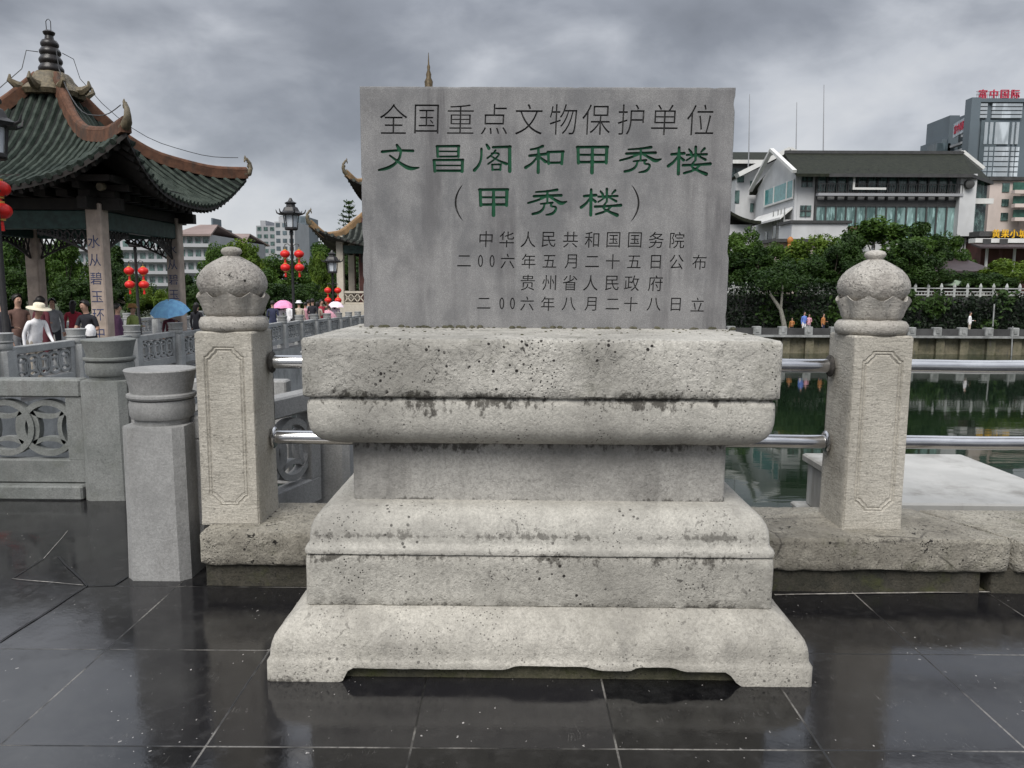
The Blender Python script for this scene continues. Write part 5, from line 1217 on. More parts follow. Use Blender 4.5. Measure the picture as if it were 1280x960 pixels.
# antenna masts
for px, top, bot, lab in ((936, 118, 192, 'leftmost thin mast, just right of the tablet'), (995, 128, 190, 'middle of the three thin masts above the gable'), (1029, 106, 190, 'tallest thin mast above the roof of the glazed building')):
    a, b = at(px, bot, 98), at(px+1, top, 98); mb = MB(); mb.tube([(a.x, 98, .8), a, b], [.09, .07, .035], 6); mb.build('antenna_mast', MAT['far_grey']); o = bpy.data.objects[[k.name for k in COL.objects if k.name.startswith('antenna_mast')][-1]]; tag(o, lab, 'mast', 'thin antenna masts on the roofs')

# ------------------------------------------------------------------ office tower with roof sign
OY = 170.; tb = thing('office_tower', 'grey glass office tower with red roof lettering at the upper right corner', 'tower', (at(1245, 200, OY).x, OY+10, .8))
xa, xb = at(1214, 150, OY).x, at(1292, 150, OY).x; zt = at(1240, 126, OY).z
mb = MB(); mb.box(xa, xb, OY, OY+2.5, .8, zt); mb.box(xa+6, xb+4, OY+2.5, OY+22, .8, zt); mb.build('shaft', MAT['tower_clad'], tb, smooth=0)
xc, xd = at(1218, 150, OY-.5).x, at(1277, 150, OY-.5).x; q = lambda py: at(1240, py, OY-.5).z
for k in range(4):
    m1 = MB(); z1, z0 = q(129+k*4.9), q(129+k*4.9+3.6); x1 = at(1235, 130, OY-.5).x; m1.box(xc+.6, x1, OY-.5, OY-.01, z0, z1); m1.box(x1+1, xd, OY-.5, OY-.01, z0, z1); m1.build('louvre_band', MAT['tower_pale'], tb, smooth=0)
for pa, pb in ((1231, 1235), (1237.5, 1241.5), (1244, 1261.5), (1265, 1268), (1270.5, 1274)):
    m1 = MB(); m1.box(at(pa, 160, OY-.4).x, at(pb, 160, OY-.4).x, OY-.4, OY-.01, q(180), q(152.5)); m1.build('window', MAT['tower_pale'], tb, smooth=0)
    for k in range(8):
        m1 = MB(); m1.box(at(pa-1, 190, OY-.4).x, at(pb, 190, OY-.4).x, OY-.4, OY-.01, q(189+k*6.4-.6), q(184+k*6.4-.6)); m1.build('window', MAT['tower_pale'], tb, smooth=0)
mb = MB(); mb.box(xa+2, xa+5.5, OY-.3, OY-.01, 1, q(150)); mb.build('glass_corner', MAT['tower_glass'], tb, smooth=0)
mb = MB(); mb.box(xa-.6, xa+1.3, OY-.8, OY+1.6, 1, zt+.5); mb.box(xa+1.31, xb+1, OY-.7, OY+.5, zt-.4, zt+.35); mb.build('frame', MAT['tower_clad'], tb, smooth=0)
def sign(txt, x0, x1, z0, z1, y, mat, name, parent, wx=.95, th=.25, M=None):
    mb = MB(); n = len(txt); w = (x1-x0)/n
    for i, ch in enumerate(txt):
        gl = glyph(ch, x0+w*(i+.5), (z0+z1)/2, min(z1-z0, w*.92), wx); vs_, tri = fill2d(gl)
        mb.add([(a, y, b) for a, b in vs_], tri, 0, M); mb.add([(a, y+th, b) for a, b in vs_], [f[::-1] for f in tri], 0, M)
        for c in gl: k = len(c); mb.add([(a, y, b) for a, b in c]+[(a, y+th, b) for a, b in c], [(j, (j+1) % k, k+(j+1) % k, k+j) for j in range(k)], 0, M)
    return mb.build(name, MAT[mat], parent, smooth=0, fix=False)
sign('富中国际', at(1221.5, 120, OY).x, at(1276, 120, OY).x, q(122.5), q(111.5), OY-.2, 'sign_red', 'roof_lettering', tb, .98, .4)
mb = MB()
for k in range(24): x = at(1223+k*2.25, 118, OY).x; mb.tube([(x, OY+.5, zt), (x, OY+.5, q(112))], .06, 4)
for z in (q(121.5), q(117), q(112.8)): mb.tube([(at(1222, 118, OY).x, OY+.6, z), (at(1276, 118, OY).x, OY+.6, z)], .06, 4)
mb.build('sign_scaffold', MAT['far_grey'], tb, smooth=0)
# lower wing on the left with curved balconies and slanted sign
wa, wb = at(1184, 160, OY+14).x, xa-.61; zw = at(1190, 148, OY+8).z
mb = MB(); mb.box(wa+2, wb+6, OY+3, OY+16, .8, at(1190, 166, OY).z); mb.box(wa, wb, OY+12, OY+16, .8, at(1190, 166, OY).z); mb.build('wing', MAT['tower_glass'], tb, smooth=0)
mb = MB(); mb.box(wa-.6, wa+1.6, OY+12, OY+22, .8, zw+1.5); mb.box(wa-1.8, wa-.61, OY+12.5, OY+22, .8, at(1180, 173, OY+12).z); mb.build('wing_fin', MAT['tower_clad'], tb, smooth=0)
for k in range(8):
    z = at(1195, 172+k*8.5, OY+4).z; m1 = MB(); m1.sweep([(wa+.2, OY+11.9, z-.6), (wa+1.4, OY+6, z-.1), (wa+3, OY+2.6, z), (wb, OY+1.8, z)], 1.0, .45); m1.build('balcony_band', MAT['far_grey'], tb, smooth=0)
A = at(1191, 172, OY+9); B = at(1208, 158, OY+.6); mb = MB()
zlo, zhi = at(1200, 167, OY+4).z, at(1200, 149, OY+4).z
vx = Vector((B.x-A.x, B.y-A.y, 0)); ln = vx.length; ang = math.atan2(vx.y, vx.x)
Ms = Matrix.Translation((A.x, A.y, 0)) @ Matrix.Rotation(ang, 4, 'Z'); mb.box(0, ln, 0, .3, zlo, zhi, 0, Ms); wsn = mb.build('wing_sign', MAT['tower_pale'], tb, smooth=0)
sign('富中国际', .5, ln-.5, zlo+.4, zhi-.4, -.12, 'sign_red', 'lettering', wsn, .95, .1, Ms)

# ------------------------------------------------------------------ pink block and shops at the right edge
PY_ = 92.; A, B = at(1238, 226, PY_), at(1330, 300, PY_); pk_ = thing('apartment_block', 'cream pink apartment block with green balconies at the right edge', 'building', (A.x+4, PY_+4, .8))
mb = MB(); mb.box(A.x, B.x, PY_, PY_+9, .8, A.z); mb.box(A.x+3.6, B.x, PY_-1.2, PY_-.01, .8, A.z-.3); mb.build('wall', MAT['pink_wall'], pk_, smooth=0)
for k, (pa, pb, qa, qb) in enumerate(((1253, 1261, 229, 240), (1252, 1260, 249, 258), (1251, 1259, 266, 276))):
    a, b = at(pa, qa, PY_), at(pb, qb, PY_); m1 = MB(); m1.box(a.x, b.x, PY_-.1, PY_-.02, b.z, a.z); m1.build('window', MAT['glass'], pk_, smooth=0)
for k in range(3):
    a, b = at(1267, 228+17*k, PY_-1.3), at(1330, 238+17*k, PY_-1.3); m1 = MB(); m1.box(a.x, b.x, PY_-1.35, PY_-1.21, b.z, a.z); m1.build('balcony_glass', plain('green_glass%d' % k, (.03, .085, .065), .2, .3, 2), pk_, smooth=0)
    m1 = MB(); m1.box(a.x-.2, b.x, PY_-2.0, PY_-1.36, b.z-.45, b.z-.05); m1.build('balcony_slab', MAT['pink_wall'], pk_, smooth=0)
mb = MB(); mb.box(A.x-.3, B.x, PY_-.4, PY_+9, A.z+.01, A.z+.4); mb.build('roof_edge', MAT['bank_dark'], pk_, smooth=0)
SY = 72.; A, B = at(1222, 299, SY), at(1340, 305, SY); sh = thing('restaurant', 'low riverside restaurant with gold lettering over its dark eaves at the right edge', 'building', (A.x+5, SY+3, .8))
mb = MB(); mb.box(A.x+1, B.x, SY+1, SY+8, .8, at(1240, 300, SY).z); mb.build('wall', MAT['red_wall'], sh, smooth=0)
mb = MB(); mb.box(A.x-.3, B.x, SY-.2, SY+.9, at(1240, 303.5, SY).z, at(1240, 298, SY).z); mb.build('parapet_band', MAT['white_trim'], sh, smooth=0)
for px in (1234, 1255): a = at(px, 302, SY-.3); m1 = MB(); m1.box(a.x-.35, a.x+.35, SY-.3, SY-.21, a.z-.25, a.z+.25); m1.build('vent', MAT['dark_frame'], sh, smooth=0)
mb = MB(); a, b = at(1224, 289, SY+1), at(1340, 296, SY+1); mb.box(a.x, b.x, SY+.92, SY+6, b.z, a.z); mb.build('upper_fascia', MAT['dark_frame'], sh, smooth=0)
a, b = at(1240, 287, SY+.6), at(1284, 297, SY+.6); sign('黄果小城', a.x, b.x, b.z, a.z, SY+.55, 'sign_gold', 'lettering', sh, .95, .12)
mb = MB(); roof_slab(mb, [(at(1216, 307, SY-1).x, SY-2.2, at(1216, 309, SY-1).z), (at(1340, 307, SY-1).x, SY-2.2, at(1216, 309, SY-1).z), (at(1340, 305, SY-1).x, SY, at(1216, 304.5, SY).z), (at(1222, 305, SY-1).x, SY, at(1222, 304.5, SY).z)], .15); mb.build('eave', MAT['brown_roof'], sh, smooth=0)
for k in range(7): a = at(1226+k*17, 330, SY); m1 = MB(); m1.tube([(a.x, SY-.8, .83), (a.x, SY-.8, at(1226, 310, SY).z)], .12, 8); m1.build('column', MAT['red_wall'] if k % 2 else MAT['white_trim'], sh)
KY = 63.5; kp = thing('eave_house', 'low house with wide dark purple-brown eaves behind the trees, right', 'building', (at(1195, 330, KY).x, KY+3, .82))
mb = MB(); a, b = at(1152, 345, KY), at(1240, 322, KY); mb.box(a.x+1, b.x-1, KY+1, KY+6, .82, a.z+.2); mb.build('wall', MAT['red_wall'], kp, smooth=0)
mb = MB(); roof_slab(mb, [(a.x, KY-1, a.z+.4), (b.x, KY-1, a.z+.4), (b.x-1, KY+3.5, b.z+.3), (a.x+1, KY+3.5, b.z+.3)], .2); roof_slab(mb, [(a.x+1, KY+3.52, b.z+.3), (b.x-1, KY+3.52, b.z+.3), (b.x, KY+7, a.z+.4), (a.x, KY+7, a.z+.4)], .2); mb.build('roof', MAT['brown_roof'], kp, smooth=0)
# low shops between the trees, left part
LY = 70.; a, b = at(968, 303, LY), at(1020, 318, LY); ls = thing('low_shop', 'small pink shop with orange figure sign between the trees, below the white podium', 'shop', ((a.x+b.x)/2, LY+2, .8))
mb = MB(); mb.box(a.x, b.x, LY, LY+4, .8, a.z); mb.build('wall', MAT['pink_wall'], ls, smooth=0); mb = MB(); mb.box(a.x-.4, b.x+.4, LY-.5, LY+4.2, a.z+.01, a.z+.3); mb.build('roof', MAT['dark_frame'], ls, smooth=0)
a1 = at(985, 300, LY); mb = MB(); mb.lathe([(.2, 0), (.42, .15), (.45, .4), (.26, .7), (.18, .9), (.28, 1.1), (.24, 1.35), (.1, 1.5)], 12, 0, Matrix.Translation((a1.x, LY-.6, at(985, 318, LY).z))); mb.build('figure_sign', MAT['orange_paint'], ls)
for px in (994, 1006): c_ = at(px, 309, LY); m1 = MB(); m1.box(c_.x-.45, c_.x+.45, LY-.08, LY-.01, c_.z-.4, c_.z+.4); m1.build('window', MAT['red_wall'] if px > 1000 else MAT['glass'], ls, smooth=0)
A = at(918, 262, 80); ov_ = thing('tiled_pavilion_roof', 'dark curved tiled roof close beside the right edge of the tablet', 'building', (A.x-2, 82, .8))
mb = MB(); zt_ = at(916, 262, 80).z; ze_ = at(938, 277, 80).z; rx_ = at(948, 277, 80).x
for k in range(6):
    u0_, u1_ = k/6, (k+1)/6; f = lambda u: zt_-(zt_-ze_)*(1-(1-u)**2.0)
    roof_slab(mb, [(A.x-1+(rx_-A.x+1)*u0_, 79, f(u0_)), (A.x-1+(rx_-A.x+1)*u1_, 79, f(u1_)), (A.x-1+(rx_-A.x+1)*u1_, 84, f(u1_)), (A.x-1+(rx_-A.x+1)*u0_, 84, f(u0_))], .3)
mb.box(A.x-6, A.x-1, 79, 84, zt_-.3, zt_); mb.build('roof', MAT['dark_tile'], ov_, smooth=0); mb = MB(); mb.box(A.x-6, rx_-.6, 80, 83.5, .8, ze_-.3); mb.build('wall', MAT['white_wall'], ov_, smooth=0)

# ------------------------------------------------------------------ left bank
LB = 46.
mb = MB(); mb.box(-140, -16.2, LB, LB+.6, -3.3, -.72); tag(mb.build('river_wall', MAT['bank_wall'], smooth=0), 'low pale river wall below the trees behind the pavilion', 'wall')
mb = MB(); mb.add([(-700, LB+.1, -.9), (3, LB+.1, -.9), (3, 900, -.9), (-700, 900, -.9)], [(0, 1, 2, 3)]); struct('left_bank_ground', mb, MAT['earth'], smooth=0)
TL = [(3, -30, 262, 58, 140, 'large tree beyond the left edge of the photo'), (0, 22, 286, 54, 76, 'tree at the left edge behind the pavilion'), (3, 82, 290, 52, 72, 'broad tree between the left and near pavilion columns'), (1, 60, 300, 60, 70, 'dark tree behind the left pavilion column'),
      (4, 20, 330, 50, 80, 'low dark tree behind the people at the left edge'), (4, 90, 345, 49.5, 70, 'low dark tree left of the inscribed pavilion column'), (1, 140, 302, 56, 60, 'dark tree right of the inscribed pavilion column'), (4, 160, 340, 50, 66, 'low dark tree behind the slim street lamp'),
      (2, 172, 352, 49, 34, 'small yellow-green tree behind the slim street lamp'), (2, 203, 360, 49, 30, 'small yellow-green tree beside the right pavilion column'), (3, 272, 300, 68, 60, 'tree behind the left lotus bud'), (2, 305, 296, 76, 80, 'light green tree above the left lotus bud'),
      (0, 345, 315, 70, 76, 'green tree between the left lotus bud and the street lamp'), (3, 400, 296, 74, 70, 'tall tree between the street lamp and the tower'), (1, 432, 276, 84, 76, 'dark tall tree behind the tower eaves'), (2, 398, 312, 66, 30, 'small bright tree right of the street lamp'),
      (4, 250, 352, 52, 60, 'low dark tree left of the left lotus bud'), (4, 330, 350, 56, 70, 'low dark tree right of the left lotus bud'), (4, 385, 352, 60, 64, 'low dark tree behind the red lanterns left of the tablet'), (1, 225, 330, 62, 46, 'dark tree behind the right pavilion column'), (4, 300, 345, 60, 60, 'dark tree behind the left lotus bud, lower'),
      (4, 425, 345, 68, 60, 'dark tree behind the tower column'), (3, 10, 305, 64, 90, 'tall tree far left behind the left edge tree')]
for k, px, top, Y, w, lab in TL: tree(k, px, top, Y, w, lab, -.9)
# conifer
c0 = at(436, 252, 70); t = thing('conifer_tree', 'dark feathery conifer rising above the tower eaves left of the tablet', 'tree', (c0.x, 70, -.9))
mb = MB(); mb.tube([(c0.x, 70, -.9), (c0.x, 70, c0.z-.2)], [.22, .04], 7); mb.build('trunk', MAT['bark'], t)
mc = MB(); rng = random.Random(21); pts = []
for k in range(16):
    z = c0.z-.15-k*.40; L = .35+k*.13
    for q in range(6):
        a = rng.uniform(0, 2*PI)
        for u in range(16):
            f = u/15; pts.append((Vector((c0.x+L*f*math.cos(a)+rng.gauss(0, .06), 70+L*f*math.sin(a)+rng.gauss(0, .06), z+.25*f*f-.08*f+rng.gauss(0, .05))), Vector((0, 0, .6))))
leaf_cloud(mc, pts, .30, rng, .8, 0, .35); mc.build('crown', MAT['leaf_b'], t, smooth=0, fix=False)
# apartment blocks
def flats(label, pa, pb, qt, Y, depth, rows, cols, wall, roofm=None, z0=-.9, band=True, glass='glass'):
    a, b = at(pa, qt, Y), at(pb, qt, Y); t = thing('apartment_block', label, 'building', ((a.x+b.x)/2, Y+depth/2, z0)); mb = MB(); mb.box(a.x, b.x, Y, Y+depth, z0, a.z); mb.build('wall', MAT[wall], t, smooth=0)
    hgt = min(a.z-z0, rows*3.2); fl = hgt/rows
    for r_ in range(rows):
        z = a.z-fl*(r_+1)+fl*.3
        if band: m1 = MB(); m1.box(a.x-.1, b.x+.1, Y-.9, Y-.01, z-fl*.28, z-.02); m1.build('balcony_slab', MAT[wall], t, smooth=0)
        for c_ in range(cols):
            w = (b.x-a.x)/cols; m1 = MB(); m1.box(a.x+w*(c_+.18), a.x+w*(c_+.82), Y-.08, Y-.01, z, z+fl*.52); m1.build('window', MAT[glass], t, smooth=0)
    if roofm:
        mb = MB(); xm = (a.x+b.x)/2; roof_slab(mb, [(a.x-.6, Y-1, a.z), (b.x+.6, Y-1, a.z), (b.x-1, Y+depth/2, a.z+1.9), (a.x+1, Y+depth/2, a.z+1.9)]); roof_slab(mb, [(a.x+1, Y+depth/2+.01, a.z+1.9), (b.x-1, Y+depth/2+.01, a.z+1.9), (b.x+.6, Y+depth+1, a.z), (a.x-.6, Y+depth+1, a.z)]); mb.build('roof', MAT[roofm], t, smooth=0)
    else:
        mb = MB(); mb.box(a.x+1, a.x+(b.x-a.x)*.45, Y+1, Y+depth*.6, a.z, a.z+1.6); mb.build('roof_hut', MAT[wall], t, smooth=0)
    return t
flats('white balconied apartment block right of the pavilion with red trimmed top', 222, 262, 293, 118, 12, 5, 4, 'far_white', 'far_red')
flats('long white apartment block seen between the pavilion columns', 120, 214, 298, 124, 12, 5, 9, 'far_white')
flats('grey white apartment block with reddish roof behind the left lotus bud', 264, 306, 302, 150, 12, 4, 5, 'far_grey', 'far_red')
flats('pale high-rise block left of the street lamp', 320, 344, 282, 240, 16, 9, 3, 'far_grey', None, band=False)
flats('white high-rise with blue glass behind the street lamp', 343, 368, 277, 236, 16, 9, 3, 'far_white', None, band=False, glass='tower_glass')
flats('dark glassy high-rise top showing behind the street lamp', 350, 382, 270, 262, 16, 9, 4, 'tower_clad', None, band=False, glass='tower_glass')
flats('grey slab block behind the right pavilion corner', 256, 268, 284, 132, 8, 6, 1, 'tower_clad', None, band=False)
flats('far grey block under the pavilion eaves, left', 86, 122, 296, 140, 10, 4, 4, 'far_grey')
mb = MB(); vs = []; fs = []; n = 60
for i in range(n+1):
    x = -420+900*i/n; h = 10+9*noise.noise(Vector((x*.012, 1, 0)))+5*noise.noise(Vector((x*.04, 3, 0))); vs += [(x, 330, -1), (x, 345, max(3, h)), (x, 420, max(2, h*.8)), (x, 430, -1)]
for i in range(n):
    for j in range(3): fs.append((i*4+j, i*4+j+1, i*4+5+j, i*4+4+j))
mb.add(vs, fs); struct('far_hills', mb, MAT['far_hill'], smooth=60)
# trees of the far bank that the tablet hides
for k, px, top, Y, w in ((0, 480, 296, 86, 80), (3, 545, 292, 92, 90), (1, 610, 298, 80, 80), (3, 665, 292, 84, 90), (0, 720, 300, 72, 80), (1, 775, 296, 70, 80), (3, 825, 298, 66, 90), (0, 868, 306, 64, 70)):
    tree(k, px, top, Y, w, 'tree of the far bank standing behind the stone tablet', -.9 if at(px, top, Y).x < 3 else .824, 'far bank trees behind the tablet')

# ------------------------------------------------------------------ people
SKIN = plain('skin', (.42, .25, .18), .55, .06, 20)
CLOTH = {}
def cloth(n, c):
    if n not in CLOTH: CLOTH[n] = plain(n, c, .85, .16, 9, .25)
    return CLOTH[n]
HAIR = plain('black_hair', (.014, .012, .011), .5, .2, 40)
EYE_M = plain('eye_dark', (.015, .012, .01), .3, .1, 40)
def person(label, x, y, z, H, rz, top, legs, arms=('down', 'down'), lean=0., sleeve=1, hair='short', hat=None, sit=0., group=None, turn=0., legskin=False):
    """rz = 0 faces the camera (-y); a skinned skeleton makes one continuous body"""
    k = H/1.74; t = thing('person', label, 'person', (x, y, z), group); V = []; Ed = []; Rd = []; B = []
    def v(p, r, par=None, b=0):
        V.append(Vector(p)); Rd.append(r if isinstance(r, tuple) else (r, r)); B.append(b)
        if par is not None: Ed.append((par, len(V)-1))
        return len(V)-1
    pel = v((0, 0, .95), (.155, .115), None, 1); sp = v((0, 0, 1.10), (.135, .10), pel, 2); ch = v((0, .005, 1.30), (.155, .108), sp, 2)
    nb = v((0, .01, 1.43), .062, ch, 2); nk = v((0, .0, 1.49), .050, nb, 0); hl = v((0, -.012, 1.55), (.066, .07), nk, 0); hm = v((0, -.008, 1.63), (.082, .093), hl, 0); ht = v((0, .005, 1.70), (.062, .07), hm, 0)
    v((0, -.108, 1.605), .013, hm, 0)
    tips = []
    for s, pose in ((-1, arms[0]), (1, arms[1])):
        sh = v((s*.175, .005, 1.385), .058, ch, 2)
        el, wr = {'down': ((s*.225, .03, 1.11), (s*.235, -.03, .87)), 'hold': ((s*.22, .02, 1.11), (s*.10, -.22, 1.12)), 'up': ((s*.24, -.08, 1.14), (s*.15, -.24, 1.33)), 'fwd': ((s*.20, -.15, 1.15), (s*.14, -.38, 1.05)), 'head': ((s*.31, -.12, 1.42), (s*.14, -.16, 1.58))}[pose]
        bm_ = 2 if sleeve >= 1 else 0; mid = (Vector((s*.175, .005, 1.385))+Vector(el))/2
        um = v(mid, .050, sh, 2 if sleeve >= .4 else 0); e = v(el, .041, um, bm_); w = v(wr, .028, e, bm_)
        d = (Vector(wr)-Vector(el)).normalized(); sd = d.cross(Vector((0, 1, 0) if abs(d.y) < .8 else (0, 0, 1))).normalized(); nn = d.cross(sd)
        pm = v(Vector(wr)+d*.055, (.034, .022), w, 0); pw = Vector(wr)+d*.085
        for q in range(4):
            o = sd*(q-1.5)*.019; L = (.060, .072, .068, .052)[q]; f1 = v(pw+o+d*.012, .0095, pm, 0); f2 = v(pw+o+d*(.012+L*.5)+nn*.010, .0088, f1, 0); v(pw+o*.9+d*(.012+L*.85)+nn*.030, .0078, f2, 0)
        th = v(Vector(wr)+d*.035-sd*.036*s+nn*.010, .011, pm, 0); v(Vector(wr)+d*.070-sd*.052*s+nn*.022, .009, th, 0)
        tips.append((s, Vector(wr)+d*.09))
    for s in (-1, 1):
        hp = v((s*.088, 0, .87), (.092, .098), pel, 1); kn = v((s*.10, -.015-.25*sit, .49), .062, hp, 3 if not legskin else 0); an = v((s*.105, .02-.1*sit, .09), .042, kn, 3 if not legskin else 0); v((s*.115, -.12-.1*sit, .035), (.036, .032), an, 4)
    Mt = Matrix.Rotation(rz, 4, 'Z') @ Matrix.Scale(k, 4)
    def pose(p):
        p = Vector(p)
        if p.z > .95 and lean: q = Matrix.Rotation(lean, 3, 'X') @ (p-Vector((0, 0, .95))); p = q+Vector((0, 0, .95))
        return Mt @ p
    me = bpy.data.meshes.new('sk'); me.from_pydata([pose(p) for p in V], Ed, []); ob = bpy.data.objects.new('sk', me); COL.objects.link(ob)
    sk = ob.modifiers.new('skin', 'SKIN'); sk.use_smooth_shade = True; sv = me.skin_vertices[0].data
    for i, r in enumerate(Rd): sv[i].radius = (r[0]*k, r[1]*k); sv[i].use_root = (i == 0)
    su = ob.modifiers.new('sub', 'SUBSURF'); su.levels = 1; su.render_levels = 1
    dg = bpy.context.evaluated_depsgraph_get(); m2 = bpy.data.meshes.new_from_object(ob.evaluated_get(dg)); bpy.data.objects.remove(ob); bpy.data.meshes.remove(me)
    m2.name = 'body'; m2.materials.clear()
    for m in (SKIN, legs if not legskin else top, top, legs, cloth('shoe_dark', (.03, .03, .03))): m2.materials.append(m)
    P = [pose(p) for p in V]
    for f in m2.polygons:
        c = f.center; best = 9; bi = 0
        for a, b in Ed:
            ab = P[b]-P[a]; u = max(0, min(1, (c-P[a]).dot(ab)/max(ab.length_squared, 1e-9))); d = (c-P[a]-ab*u).length-(Rd[a][0]*(1-u)+Rd[b][0]*u)*k
            if d < best: best = d; bi = B[a] if u < .5 and B[a] not in (1,) else B[b]
        f.material_index = bi; f.use_smooth = True
    bo = bpy.data.objects.new('body', m2); COL.objects.link(bo); bo.parent = t
    def headm(): 
        p = pose((0, -.004, 1.64)); q = Matrix.Translation(p) @ Matrix.Rotation(rz+turn, 4, 'Z') @ Matrix.Rotation(lean*.7, 4, 'X') @ Matrix.Scale(k, 4); return q
    def part(name, fn, mat, sm=60):
        mb = MB(); fn(mb); M = headm(); mb.v = [tuple(M @ Vector(p)) for p in mb.v]; ORG[t.name] = Vector((0, 0, 0)); o = mb.build(name, mat, t, smooth=sm); return o
    def hairfn(mb):
        vs = []; fs = []; n = 16; m = 8
        for i in range(m+1):
            for j in range(n):
                a = 2*PI*j/n; fr = max(0, -math.sin(a)); lim = 1.95 if hair != 'long' else 2.35; th = (lim-1.05*fr)*i/m
                r_ = .101+.010*noise.noise(Vector((a*2, th*3, x))); vs.append((r_*.92*math.sin(th)*math.cos(a), .012+r_*1.04*math.sin(th)*math.sin(a), .012+r_*1.05*math.cos(th)))
        for i in range(m):
            for j in range(n): fs.append((i*n+j, i*n+(j+1) % n, (i+1)*n+(j+1) % n, (i+1)*n+j))
        mb.add(vs, fs)
        if hair == 'long': mb.tube([(0, .07, .0), (0, .10, -.12), (0, .095, -.26)], [.085, .075, .04], 10)
    if hair: part('hair', hairfn, HAIR)
    def eyes(mb):
        for s in (-1, 1): mb.lathe([(.001, -.004), (.010, 0), (.001, .004)], 8, 0, Matrix.Translation((s*.032, -.094, .0)) @ Matrix.Rotation(PI/2, 4, 'X'))
        mb.sweep([(-.02, -.088, -.065), (.02, -.088, -.065)], .006, .006)
    part('face_features', eyes, EYE_M)
    if hat:
        w, c = hat
        part('hat', lambda mb: mb.lathe([(w, .035), (w*.98, .045), (.115, .065), (.108, .13), (.08, .155), (.01, .16)], 24), c)
    ORG[t.name] = Vector((x, y, z)); return t, [(s, Mt @ Vector(p)+Vector((x, y, z))) for s, p in tips]
def umbrella(label, c, r, h, colr, rz=0., hand=None, tilt=0):
    t = thing('umbrella', label, 'umbrella', tuple(c), 'umbrellas on the bridge'); mb = MB(); n = 8; vs = [(0, 0, 0)]; fs = []; m = 5
    for i in range(1, m+1):
        for j in range(n*2):
            a = PI*j/n; u = i/m; rr = r*math.sin(u*1.15)/math.sin(1.15)*(1 if j % 2 == 0 else .955-.02*u); vs.append((rr*math.cos(a+rz), rr*math.sin(a+rz), -h*(1-math.cos(u*1.15))/(1-math.cos(1.15))+(.0 if j % 2 == 0 else .015)))
    q = n*2
    for j in range(q): fs.append((0, 1+j, 1+(j+1) % q))
    for i in range(m-1):
        for j in range(q): fs.append((1+i*q+j, 1+(i+1)*q+j, 1+(i+1)*q+(j+1) % q, 1+i*q+(j+1) % q))
    Mx = Matrix.Translation(c) @ Matrix.Rotation(tilt, 4, 'X'); mb.add(vs, fs, 0, Mx); mb.build('canopy', colr, t, smooth=20)
    mb = MB(); e = hand or Vector(c)+Vector((0, 0, -.75)); mb.tube([Vector(c)+Vector((0, 0, .05)), e], .010, 6); mb.build('shaft', MAT['far_grey'], t); return t
white_c = cloth('white_cotton', (.74, .73, .74)); brown_c = cloth('brown_cotton', (.13, .075, .06)); black_c = cloth('black_cotton', (.022, .022, .028)); purple_c = cloth('plum_cotton', (.11, .05, .10))
lime_c = cloth('lime_cotton', (.28, .34, .10)); maroon_c = cloth('maroon_cotton', (.12, .03, .04)); grey_c = cloth('grey_cotton', (.24, .24, .25)); navy_c = cloth('navy_cotton', (.03, .035, .07)); pink_c = cloth('pink_cotton', (.62, .32, .38)); beige_c = cloth('beige_cotton', (.48, .42, .34)); jean_c = cloth('denim', (.06, .08, .13)); red_c = cloth('red_cotton', (.35, .03, .05)); rose_c = cloth('rose_canvas', (.78, .30, .50)); pale_c = cloth('pale_pink_canvas', (.80, .66, .74)); sky_c = cloth('sky_blue_canvas', (.28, .60, 1.)); cream_c = cloth('cream_straw', (.70, .64, .50)); straw_c = cloth('tan_straw', (.36, .19, .07)); blue_c = cloth('blue_cotton', (.12, .20, .52)); orange_c = cloth('orange_cotton', (.36, .15, .05))
def onbridge(px, y): p = at(px, 395, y); return p.x, y, deck_z(y)
BP = []
def bper(label, px, y, H, rz, *a, **k): X_, Y_, Z_ = onbridge(px, y); return person(label, X_, Y_, Z_, H, rz, *a, **k)
bper('person in dark clothes cut by the left edge of the photo', 3, 15.2, 1.66, R(150), black_c, black_c, ('down', 'hold'))
bper('person in white long-sleeved shirt and cream sun hat leaning forward', 40, 14.4, 1.56, R(70), white_c, beige_c, ('down', 'fwd'), lean=.30, hair='short', hat=(.235, cream_c))
bper('dark haired person in brown sleeveless top walking behind the person in white', 23, 15.9, 1.74, R(60), brown_c, grey_c, ('down', 'hold'), sleeve=0, legskin=False)
bper('dark haired person in maroon standing behind the cream sun hat', 52, 16.9, 1.70, R(160), maroon_c, maroon_c, ('down', 'down'), hair='long')
bper('person in black shirt bending over something in both hands before the inscribed column', 112, 15.6, 1.64, R(-15), black_c, black_c, ('fwd', 'hold'), lean=.18, sleeve=.5)
bper('person in plum clothes half hidden behind the inscribed column', 147, 17.6, 1.55, R(120), purple_c, black_c, ('down', 'down'))
bper('person with tan straw hat and lime green top', 166, 20., 1.50, R(80), lime_c, jean_c, ('down', 'hold'), hat=(.16, straw_c))
_, tp = bper('person sheltering under the sky blue umbrella', 213, 19.6, 1.40, R(30), maroon_c, black_c, ('down', 'up'))
umbrella('sky blue umbrella in front of the right pavilion column', at(210, 376, 19.4), .48, .30, sky_c, .3, tp[1][1], .32)
mb = MB(); p = at(122, 414, 15.35); mb.lathe([(.01, -.1), (.09, -.09), (.11, 0), (.08, .1), (.03, .14)], 10, 0, Matrix.Translation(p+Vector((-.12, -.05, .0)))); tag(mb.build('plastic_bag', white_c), 'small white bag held by the person in black shirt', 'bag')
bper('person in black standing right of the right pavilion column', 246, 24.5, 1.55, R(170), black_c, black_c, ('down', 'down'), hair='long')
_, tp = bper('person in white shirt under the rose pink umbrella', 350, 30.6, 1.58, R(175), white_c, jean_c, ('up', 'down'), hair='long')
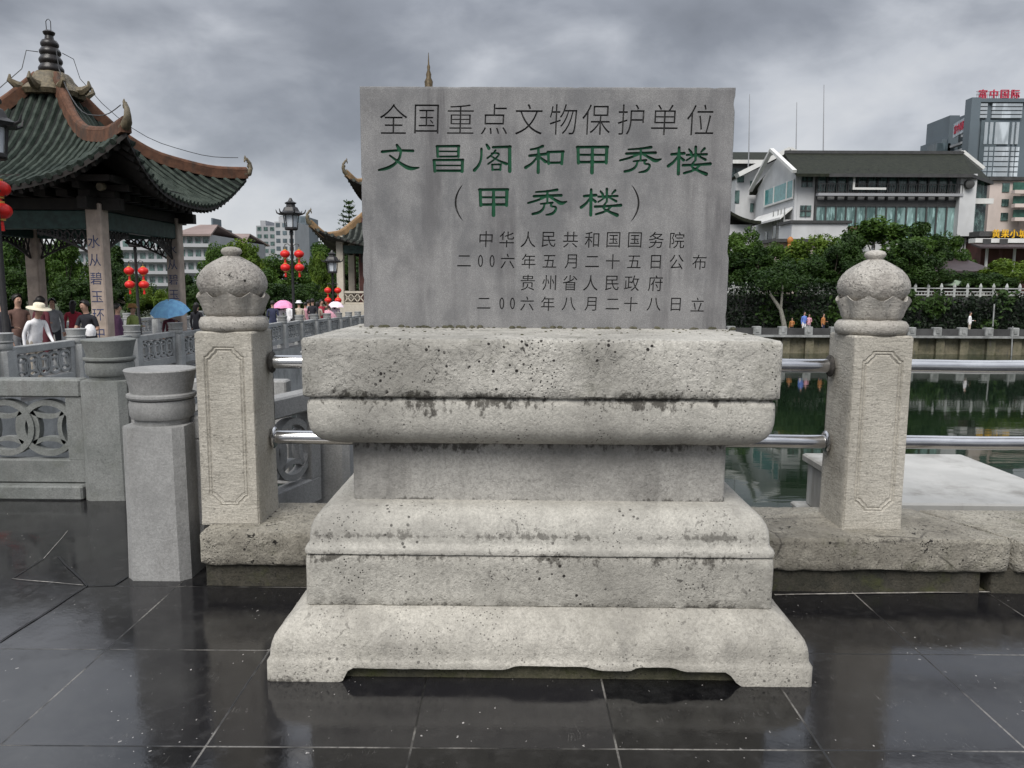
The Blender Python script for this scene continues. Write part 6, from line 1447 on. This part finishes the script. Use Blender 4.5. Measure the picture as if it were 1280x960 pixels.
umbrella('rose pink umbrella left of the tablet', at(354, 375.5, 30.4), .44, .30, rose_c, .1, tp[0][1])
bper('person in white blouse just right of the rose pink umbrella', 362, 31.6, 1.60, R(140), white_c, black_c, ('down', 'hold'))
bper('person with white hat behind the street lamp pole', 374, 32.6, 1.60, R(200), beige_c, jean_c, ('down', 'down'), hat=(.17, white_c))
bper('person in pink shirt between the street lamp and the person in black', 382, 33.4, 1.56, R(180), pink_c, grey_c, ('down', 'down'))
bper('tall person in black shirt in the crowd left of the tablet', 391, 33.0, 1.72, R(170), black_c, black_c, ('down', 'hold'))
bper('person in dark red top raising an arm in the crowd left of the tablet', 402, 34.2, 1.68, R(60), red_c, black_c, ('fwd', 'head'), sleeve=0)
_, tp = bper('person in pale shirt under the pale pink umbrella', 419, 36.2, 1.58, R(175), pale_c, purple_c, ('up', 'down'), hair='long')
umbrella('pale pink umbrella right beside the tablet', at(419.5, 377, 36.0), .40, .26, pale_c, .5, tp[0][1])
umbrella('light pink umbrella held low below the pale pink umbrella', at(409, 388, 34.9), .42, .40, pink_c, .2, at(411, 400, 34.9), .25)
bper('person in navy walking between the white shirted pair and the left lotus post', 341, 29.4, 1.62, R(190), navy_c, jean_c, ('down', 'hold'))
bper('person in grey at the back of the crowd just left of the black shirt', 386, 36.0, 1.66, R(160), grey_c, black_c, ('down', 'down'))
bper('person in beige beside the person raising an arm', 397, 33.5, 1.58, R(185), beige_c, jean_c, ('hold', 'hold'), hair='long')
bper('person in grey shirt farther back behind the left pavilion column', 66, 19.6, 1.66, R(30), grey_c, black_c, ('hold', 'down'))
bper('person in red standing inside the pavilion left of the inscribed column', 92, 20.2, 1.60, R(200), red_c, black_c, ('down', 'down'), hair='long')
bper('person behind the light pink low umbrella', 411, 35.2, 1.42, R(175), grey_c, black_c, ('down', 'hold'))
for px, lab, tp_, lg, yy, H in ((1005, 'person in blue and white top standing on the far river walk', blue_c, white_c, BY+1.3, 1.66), (1011, 'person in pink beside the person in blue on the far river walk', pink_c, grey_c, BY+1.6, 1.5), (1029, 'person in orange by the right lotus post on the far river walk', orange_c, navy_c, BY+1.0, 1.55), (990, 'crouching person in orange behind the far parapet', orange_c, black_c, BY+1.0, 1.25), (1212, 'person in white on the far river walk, right', white_c, beige_c, BY+1.8, 1.70)):
    p = at(px, 405, yy); person(lab, p.x, yy, -1.86, H, R(random.uniform(-60, 60)), tp_, lg, ('down', 'hold'))
